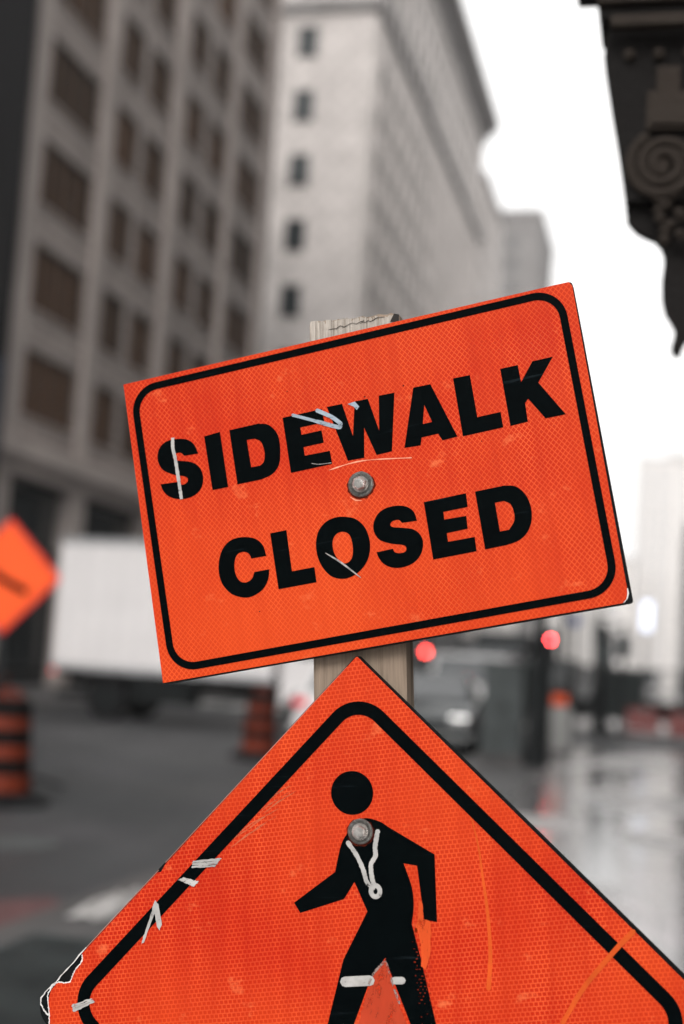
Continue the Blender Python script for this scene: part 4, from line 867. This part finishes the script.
# --- blurred diamond sign at left
ls = thing('roadwork_sign', 'blurred bright orange diamond sign with a black arrow at the left edge', 'sign', (-6.80, 13.75, 0))
hh = .618
def diam(hw, c=(0, 2.145)): return round_poly([(c[0], c[1] + hw), (c[0] + hw, c[1]), (c[0], c[1] - hw), (c[0] - hw, c[1])], .03, 5)
MB().prism(diam(hh), 0, .012).build('panel', M['orange_rim'], ls)
MB().prism(diam(hh - .045), -.004, -.001).build('face', M['orange_bright'], ls)
mb = MB(); mb.ribbon([(-.30, 2.25), (-.02, 2.10), (.25, 1.985)], .085, -.006, .003, caps=False); mb.prism([(-.45, 2.34), (-.34, 2.10), (-.2, 2.34)], -.009, -.006); mb.build('arrow', M['ink'], ls)
mb = MB(); mb.box(-.05, .05, .013, .06, .05, 2.72); mb.build('mast', M['dark_metal'], ls)
mb = MB()
for a in (30, 150, 210, 330):
    mt = Matrix.Rotation(R(a), 4, 'Z') @ Matrix.Rotation(R(14), 4, 'Y'); mb.box(0, .75, -.03, .03, .16, .20, mt)
mb.lathe([(.09, 0), (.09, .5)], n=12); mb.box(-.3, .3, -.22, .22, -.12, -.02)
mb.build('stand', M['dark_metal'], ls)
# dark signal pole beyond the diamond sign
def signal_pole(name, label, loc, h_, r_, base=.0, head=None, grp=None, lampmat=None, lampr=.05, lampz=2.3, cat='traffic signal'):
    t_ = thing(name, label, cat, loc, 0, grp)
    MB().lathe([(r_ * 1.15, 0), (r_, h_ * .4), (r_ * .85, h_)], n=20).build('pole', M['dark_metal'], t_, smooth=True)
    MB().lathe([(r_ * 2.1, 0), (r_ * 2.1, .25), (r_ * 1.7, .4), (r_ * 1.5, .9), (r_ * 1.2, 1.0)], n=20).build('base', M['dark_metal'], t_, smooth=True)
    if lampmat:
        hd = MB(); hd.box(-.16, .16, -.32, -.10 , lampz - .62, lampz + .22); hd.box(-.05, .05, -.10, .0, lampz - .3, lampz - .2); ho = hd.build('housing', M['dark_metal'], t_, bevel=.02)
        lm = MB(); lm.lathe([(lampr * .98, 0), (lampr, .02), (lampr * .6, .035)], n=20, mt=Matrix.Translation((0, -.322, lampz)) @ Matrix.Rotation(PI / 2, 4, 'X')); lm.build('lamp', lampmat, ho, smooth=True)
        vz = MB(); vz.box(-lampr * 1.5, lampr * 1.5, -.44, -.322, lampz + lampr * 1.5, lampz + lampr * 1.5 + .01); vz.build('visor', M['dark_metal'], ho)
        MB().lathe([(.07, 0), (.07, .02)], n=16, mt=Matrix.Translation((0, -.322, lampz - .36)) @ Matrix.Rotation(PI / 2, 4, 'X')).build('unlit_lens', M['glass_dark'], ho)
    return t_
signal_pole('street_lamp_pole', 'thick dark pole with a flared base standing at the sidewalk edge', (-2.06, 23.6, 0), 3.9, .10, cat='pole')
signal_pole('pedestrian_signal', 'slim post with a small round red light right of the thick pole', (-3.0, 37.6, -.12), 2.9, .05, lampmat=M['red_lamp'], lampr=.042, lampz=2.54)
signal_pole('traffic_signal', 'signal with a larger glowing red lamp just right of the timber post', (-10.02, 60, -.12), 3.4, .07, lampmat=M['red_lamp_wide'], lampr=.13, lampz=2.32)

# street clutter beyond the signs
BG = 'street lamp columns along the far kerb'
for i, (x, y, hgt, lb) in enumerate(((-4.0, 56, 5.2, 'dark lamp column on the kerb just past the fence, hidden above by the sign'), (-3.6, 72, 4.6, 'dark lamp column farther up the street, between the round blue sign and the fence posts'), (-3.5, 92, 5.0, 'farthest dark lamp column of the row up the street'))):
    o = thing('street_lamp', lb, 'street lamp', (x, y, 0), 0, BG)
    MB().lathe([(.16, 0), (.16, .8), (.09, 1.0), (.07, hgt)], n=14).build('column', M['dark_metal'], o, smooth=True)
    MB().box(-.1, .9, -.08, .08, hgt - .08, hgt + .06).build('arm', M['dark_metal'], o, bevel=.02)
lt = thing('backlit_sign', 'pale blue-white glowing upright sign above the fence at the right', 'sign', (-.95, 60, 0))
MB().lathe([(.05, 0), (.05, 3.6)], n=10).build('post', M['dark_metal'], lt)
MB().box(-.20, .20, -.06, .06, 3.6, 4.8).build('lightbox', emit('pale_blue_lightbox', (.78, .84, 1), 1.3), lt, bevel=.02)
# --- box truck crossing
tk = thing('box_truck', 'white box truck standing side on across the street at left', 'truck', (-13.55, 30, -.12), R(-1))
cb = MB().box(0, 5.2, 0, 2.45, 1.12, 4.02).build('cargo_box', M['truck_white'], tk, bevel=.05)
mb = MB(); mb.box(-.01, 5.21, -.02, 2.47, 3.90, 4.04); mb.box(-.01, 5.21, -.02, 2.47, 1.06, 1.2)
for k in range(12): mb.box(.35 + k * .4, .37 + k * .4, -.006, .0, 1.2, 3.9)
mb.build('rail', M['alu'], cb)
MB().box(.1, 6.9, .75, 1.7, .72, 1.05).build('chassis', M['chassis'], tk)
mb = MB(); mb.box(1.9, 3.4, .08, .6, .45, 1.0); mb.box(.1, 1.0, .06, 2.39, .45, .6); mb.box(2.0, 2.1, .02, .08, .42, 1.06); mb.box(3.2, 3.3, .02, .08, .42, 1.06); mb.box(0.05, 5.1, .3, 2.2, .95, 1.055); mb.build('side_guard', M['chassis'], tk)
def wheel(parent, x, y, r_=.46, w_=.28, z=None, axis='y', rim='alu'):
    mt = Matrix.Translation((x, y, r_ if z is None else z)) @ (Matrix.Rotation(PI / 2, 4, 'X') if axis == 'y' else Matrix.Rotation(PI / 2, 4, 'Y'))
    wo_ = MB().lathe([(r_ * .6, -w_ / 2), (r_ * .93, -w_ / 2), (r_, -w_ / 2 + .03), (r_, w_ / 2 - .03), (r_ * .93, w_ / 2), (r_ * .6, w_ / 2)], n=28, mt=mt).build('wheel', M['black_rubber'], parent, smooth=True)
    MB().lathe([(r_ * .15, -w_ / 2 - .02), (r_ * .55, -w_ / 2 - .01), (r_ * .58, w_ / 2 + .01), (r_ * .15, w_ / 2 + .02)], n=20, mt=mt).build('rim', M['chassis'] if r_ > .4 else M['grey_metal'], wo_, smooth=True)
    return wo_
for x in (1.35, 5.95):
    for y in (.22, 2.2): wheel(tk, x, y, .48)
cabp = [(5.35, .62), (7.15, .62), (7.2, 1.45), (7.05, 1.6), (6.75, 2.55), (6.5, 2.7), (5.35, 2.7)]
cbo = MB().prism(cabp, .1, 2.35).build('cab', M['truck_white'], tk, bevel=.05)
MB().prism([(5.7, 1.65), (6.85, 1.65), (6.62, 2.42), (5.7, 2.42)], .085, .099).build('door_window', M['carglass'], cbo)
MB().box(7.12, 7.2, .3, 2.15, .5, .8).build('bumper', M['chassis'], tk)
MB().box(-.03, 0.0, .08, .16, .98, 1.10).build('tail_light', M['brake'], tk)

# --- cars
def car(name, label, loc, rz, paint, hatch=True, lights='rear'):
    t_ = thing(name, label, 'car', loc, rz)
    # length along +Y (front at +Y), width along X
    low = [(-2.15, .35), (-2.2, .75), (-2.12, 1.0), (-1.7, 1.03), (.95, 1.0), (1.9, .86), (2.2, .68), (2.2, .35), (1.75, .24), (-1.7, .24)]
    body = MB(); body.prism(low, -.9, .9, 'x'); bo = body.build('body', paint, t_, smooth=True, bevel=.06)
    gh = MB(); b = gh.bm
    base = [(-2.02 if hatch else -1.6, .98), (1.15, .98)]; top = [(-1.7 if hatch else -1.15, 1.5), (.25, 1.52)]
    vs = [b.verts.new(p) for p in ((-.84, base[0][0], .98), (.84, base[0][0], .98), (.84, 1.15, .98), (-.84, 1.15, .98), (-.66, top[0][0], 1.5), (.66, top[0][0], 1.5), (.64, .25, 1.52), (-.64, .25, 1.52))]
    for f in ((0, 1, 2, 3), (7, 6, 5, 4), (0, 4, 5, 1), (1, 5, 6, 2), (2, 6, 7, 3), (3, 7, 4, 0)): b.faces.new([vs[i] for i in f])
    gh.build('cabin', paint, t_, smooth=True, bevel=.05)
    def quad(nm, pts, off):
        m_ = MB(); P = [Vector(p) for p in pts]; n_ = (P[1] - P[0]).cross(P[2] - P[1]).normalized() * off
        A = [m_.bm.verts.new(p + n_) for p in P]; B = [m_.bm.verts.new(p) for p in P]
        m_.bm.faces.new(A); m_.bm.faces.new(B[::-1])
        for i in range(4): m_.bm.faces.new((A[i], B[i], B[(i + 1) % 4], A[(i + 1) % 4]))
        return m_.build(nm, M['carglass'], t_)
    yb, yt = base[0][0], top[0][0]
    quad('rear_window', [(-.70, yb + .045 * 1, 1.06), (.70, yb + .045, 1.06), (.58, yt - .045, 1.44), (-.58, yt - .045, 1.44)], .012)
    quad('windscreen', [(.72, 1.07, 1.03), (-.72, 1.07, 1.03), (-.58, .35, 1.46), (.58, .35, 1.46)], .012)
    for s in (-1, 1):
        p = [(s * .815, yb + .35, 1.05), (s * .815, 1.0, 1.05), (s * .672, .3, 1.45), (s * .672, yt + .2, 1.45)]
        if s < 0: p = p[::-1]
        quad('side_window', p, .012)
        MB().box(s * .9 - (.0 if s > 0 else .2), s * .9 + (.2 if s > 0 else 0), .72, .84, .98, 1.12).build('mirror', paint, t_, bevel=.02)
    for y in (-1.35, 1.38):
        for s in (-1, 1): wheel(t_, s * .80, y, .33, .22, axis='x')
    for s in (-1, 1):
        MB().box(s * .78 - .12, s * .78 + .12, -2.235, -2.15, .78, .93).build('tail_light', M['tail'], t_, bevel=.015)
        hl = MB().box(s * .66 - .17, s * .66 + .17, 2.14, 2.225, .62, .76).build('headlight', M['chrome'], t_, bevel=.015)
        if lights == 'front': MB().lathe([(.05, 0), (.045, .02)], n=16, mt=Matrix.Translation((s * .33, 2.20, .55)) @ Matrix.Rotation(-PI / 2, 4, 'X')).build('running_lamp', M['headlight'], t_)
    MB().box(-.26, .26, -2.23, -2.2, .58, .70).build('rear_plate', M['white_panel'], t_)
    MB().box(-.45, .45, 2.18, 2.23, .45, .60).build('grille', M['dark_metal'], t_)
    MB().box(-.92, .92, -2.26, -2.05, .36, .50).build('rear_bumper', paint, t_, bevel=.03)
    MB().box(-.92, .92, 2.05, 2.27, .30, .44).build('front_bumper', paint, t_, bevel=.03)
    return t_
car('white_car', 'white car seen from behind between the orange drum and the timber post', (-5.55, 26.8, -.12), 0, M['car_white'])
car('dark_car', 'dark car facing the camera with its headlamps on, right of the timber post', (-4.42, 27.6, -.12), PI + R(4), M['car_dark'], False, 'front')

# utility cabinet
uc = thing('utility_cabinet', 'grey utility cabinet between the dark car and the thick pole', 'cabinet', (-2.72, 24.6, 0))
MB().box(-.34, .34, -.25, .25, .1, 1.62).build('cabinet_body', M['grey_metal'], uc, bevel=.02)
MB().box(-.37, .37, -.28, .28, 0, .1).build('plinth', M['kerb'], uc)
mb = MB(); mb.box(-.30, -.01, -.262, -.252, .2, 1.5); mb.box(.01, .30, -.262, -.252, .2, 1.5); dd = mb.build('door', M['grey_metal'], uc)
MB().box(.03, .06, -.28, -.263, .8, 1.0).build('handle', M['dark_metal'], dd)
MB().box(-.38, .38, -.29, .29, 1.622, 1.67).build('lid', M['grey_metal'], uc, bevel=.015)
# A-frame board
ab = thing('sandwich_board', 'pale folding board with an orange top beyond the thick pole', 'board', (-2.05, 28.6, 0), R(12))
for s in (-1, 1):
    mt = Matrix.Rotation(R(9 * s), 4, 'X')
    mb = MB(); mb.box(-.20, .20, -.01, .01, -1.05, -.22, Matrix.Translation((0, 0, 1.12)) @ mt); mb.build('panel', M['white_panel'], ab)
    mb = MB(); mb.box(-.17, .12, -.012, .012, -.20, .0, Matrix.Translation((0, 0, 1.12)) @ mt); mb.build('header', M['orange_bright'], ab)
    mb = MB(); mb.box(-.23, -.202, -.015, .015, -1.13, .02, Matrix.Translation((0, 0, 1.12)) @ mt); mb.box(.202, .23, -.015, .015, -1.13, .02, Matrix.Translation((0, 0, 1.12)) @ mt); mb.build('leg', M['dark_metal'], ab)
# blue round sign on a post
bs = thing('round_blue_sign', 'small round blue sign on a thin post above the fence', 'sign', (-2.9, 45, 0))
MB().lathe([(.03, 0), (.03, 3.45)], n=10).build('post', M['dark_metal'], bs)
MB().lathe([(.21, 0), (.21, .012)], n=24, mt=Matrix.Translation((0, -.035, 3.25)) @ Matrix.Rotation(PI / 2, 4, 'X')).build('rim', M['white_panel'], bs)
MB().lathe([(.17, 0), (.17, .012)], n=24, mt=Matrix.Translation((0, -.049, 3.25)) @ Matrix.Rotation(PI / 2, 4, 'X')).build('face', M['blue'], bs)
# construction fence beyond the crossing
fe = thing('construction_fence', 'dark clothed construction fence across the far sidewalk', 'fence', (-5.2, 48.5, 0))
for k in range(5):
    x = k * 1.5
    if k % 2 == 0: MB().box(x + .06, x + 1.44, -.01, .01, .25, 1.85).build('panel', M['mesh_cloth'], fe)
    else:
        wr = MB()
        for q_ in range(14): wr.box(x + .1 + q_ * .1, x + .112 + q_ * .1, -.006, .006, .24, 1.86)
        for q_ in range(8): wr.box(x + .05, x + 1.5, -.012, -.006, .35 + q_ * .2, .36 + q_ * .2)
        wr.box(x + .06, x + 1.44, -.011, .011, .25, .85); wr.build('panel', M['dark_metal'], fe)
    mb = MB(); mb.box(x, x + .05, -.03, .03, 0, 2.0); mb.box(x + .05, x + 1.5, -.025, .025, 1.86, 1.92); mb.box(x + .05, x + 1.5, -.025, .025, .18, .24); mb.build('frame', M['dark_metal'], fe)
    MB().box(x - .12, x + .18, -.3, .3, 0, .12).build('foot', M['black_rubber'], fe)
for i, (x, y, hgt, r_, lb) in enumerate(((-1.72, 39.5, 2.9, .17, 'left dark bollard post of the pair before the fence'), (-1.25, 40.6, 3.1, .06, 'thinner right post of the pair before the fence'), (-2.2, 46.5, 3.6, .05, 'slim post left of the pair beside the fence'))):
    o = thing('sign_post', lb, 'post', (x, y, 0), 0, 'dark posts before the fence')
    MB().lathe([(r_, 0), (r_ * .9, hgt)], n=14).build('shaft', M['dark_metal'], o, smooth=True)
    MB().lathe([(r_ * 1.8, 0), (r_ * 1.8, .15), (r_ * 1.2, .25)], n=14).build('base', M['dark_metal'], o, smooth=True)
    MB().box(-.2, .2, -r_ - .03, -r_ - .005, hgt - 1.0, hgt - .35).build('plate', M['grey_metal'], o)
# red plastic barriers + pale van in the distance
for i, (x, y, lb) in enumerate(((-.75, 47.6, 'left red plastic barrier standing in front of the fence'), (.55, 44.8, 'right red plastic barrier cut off by the right edge'))):
    o = thing('plastic_barrier', lb, 'barrier', (x, y, 0), 0, 'red plastic barriers')
    MB().prism([(-.26, 0), (.26, 0), (.26, .12), (.12, .25), (.08, .62), (-.08, .62), (-.12, .25), (-.26, .12)], -.5, .5, 'x').build('shell', M['red_plastic'], o, bevel=.02)
    MB().box(-.4, .4, -.13, -.10, .38, .44).build('stripe', M['white_panel'], o)
def van(label, loc, paint, hgt=1.0):
    vn = thing('parked_van', label, 'van', loc)
    bd = MB(); bd.prism([(0, .4), (0, 1.1), (.5, 1.3), (1.0, 2.1 * hgt), (4.6, 2.15 * hgt), (4.6, .4)], -.9, .9, 'x'); bd.build('body', paint, vn, smooth=True, bevel=.08)
    MB().prism([(.48, 1.34), (.94, 2.02 * hgt), (.98, 2.0 * hgt), (.53, 1.31)], -.75, .75, 'x').build('windscreen', M['carglass'], vn)
    for y in (.8, 3.8):
        for s in (-1, 1): wheel(vn, s * .8, y, .34, .22, axis='x')
    for s in (-1, 1): MB().box(s * .65 - .15, s * .65 + .15, -.03, .02, .75, .95).build('headlight', M['chrome'], vn)
    MB().box(-.6, .6, -.06, .01, .42, .58).build('bumper', M['chassis'], vn)
van('pale van far up the street above the fence, right of the posts', (-1.3, 70, 0), M['car_white'])
van('silver van parked behind the dark car right of the timber post', (-4.72, 33.5, -.12), simple('silver_paint', (.55, .54, .54), .3, .3, .05), .95)

van('dark van parked at the kerb behind the silver van', (-5.6, 44, -.12), simple('dark_blue_van_paint', (.02, .026, .03), .3), 1.12)
van('black van farther up the street left of the round blue sign', (-4.75, 58, -.12), M['car_dark'], 1.1)
bu = thing('city_bus', 'dark city bus far up the street behind the round blue sign', 'bus', (-8.6, 112, -.12))
MB().box(-1.25, 1.25, 0, 12, .35, 3.15).build('body', simple('dark_bus_paint', (.03, .035, .04), .4), bu, bevel=.12)
MB().box(-1.05, 1.05, -.02, -.002, 1.4, 2.7).build('windscreen', M['carglass'], bu)
for s_ in (-1, 1):
    MB().box(s_ * 1.262 - .008, s_ * 1.262 + .008, .6, 11.4, 1.5, 2.6).build('side_window', M['carglass'], bu)
    for y in (2.4, 9.0): wheel(bu, s_ * 1.1, y, .48, .3, axis='x')
    MB().box(s_ * .95 - .12, s_ * .95 + .12, -.04, -.002, .7, .9).build('headlight', M['chrome'], bu)
dt = thing('box_truck', 'dark box truck seen from behind far up the street over the silver van', 'truck', (-7.6, 66, -.12))
bx_ = MB().box(-1.2, 1.2, 0, 6, .9, 3.5).build('cargo_box', simple('dark_truck_panel', (.03, .036, .04), .5), dt, bevel=.05)
MB().box(-1.0, 1.0, .1, 7.5, .5, .88).build('chassis', M['chassis'], dt)
MB().box(-1.1, 1.1, 6.1, 7.8, .6, 2.6).build('cab', M['car_dark'], dt, bevel=.08)
for x in (-1.0, 1.0):
    for y in (1.2, 6.9): wheel(dt, x, y, .45, .28, axis='x')
for s_ in (-1, 1): MB().box(s_ * 1.0 - .08, s_ * 1.0 + .08, -.03, .0, .7, .85).build('tail_light', M['tail'], dt)
# grate and litter on the near sidewalk
gr = thing('sidewalk_grate', 'dark steel ventilation grate set in the sidewalk at the lower left', 'grate', (0, 0, 0))
mb = MB()
for k in range(62): x = -2.98 + k * .032; mb.box(x, x + .010, 4.6, 6.7, .010, .032)
mb.build('bars', M['grey_metal'], gr)
mb = MB()
for k in range(36): y = 4.6 + k * .06; mb.box(-2.98, -1.0, y, y + .008, .011, .026)
mb.box(-3.02, -2.985, 4.56, 6.75, .001, .033); mb.box(-.995, -.96, 4.56, 6.75, .001, .033); mb.box(-2.985, -.995, 6.712, 6.75, .001, .033); mb.build('frame', M['grey_metal'], gr)
MB().box(-2.98, -1.0, 4.6, 6.7, .006, .0095).build('pit_shade_sheet', M['chassis'], gr)  # thin dark sheet painting the shade of a pit below the bars
rnd = random.Random(11)
pp = MB(); G = 12
vv = [[None] * (G + 1) for _ in range(G + 1)]
for i in range(G + 1):
    for j in range(G + 1):
        a = (i / G - .5) * .22; b = (j / G - .5) * .85
        rr = 1 - min(1, ((i / G - .5) ** 2 + (j / G - .5) ** 2) * 3.2)
        vv[i][j] = pp.bm.verts.new((a + rnd.uniform(-.02, .02), b + rnd.uniform(-.03, .03), .01 + rr * rnd.uniform(.02, .10)))
for i in range(G):
    for j in range(G): pp.bm.faces.new((vv[i][j], vv[i + 1][j], vv[i + 1][j + 1], vv[i][j + 1]))
bmesh.ops.solidify(pp.bm, geom=pp.bm.faces[:], thickness=.002)
po = pp.build('crumpled_paper', M['paper']); po.location = (-2.98, 7.75, 0); po.rotation_euler = (0, 0, R(-4)); tag(po, 'crumpled white paper lying along the kerb at the lower left', 'litter')

# ================================================================== HAZE
hz = MB().box(-1150, 1150, -1150, 1150, -2.0, 190).build('haze', M['paper']); hz['kind'] = 'stuff'
hm = bpy.data.materials.new('street_haze'); hm.use_nodes = True; ht = hm.node_tree; ht.nodes.clear()
pv = ht.nodes.new('ShaderNodeVolumePrincipled'); pv.inputs['Color'].default_value = (.95, .94, .945, 1); pv.inputs['Density'].default_value = .00055; pv.inputs['Anisotropy'].default_value = .0
mo = ht.nodes.new('ShaderNodeOutputMaterial'); ht.links.new(pv.outputs[0], mo.inputs['Volume'])
hz.data.materials.clear(); hz.data.materials.append(hm)
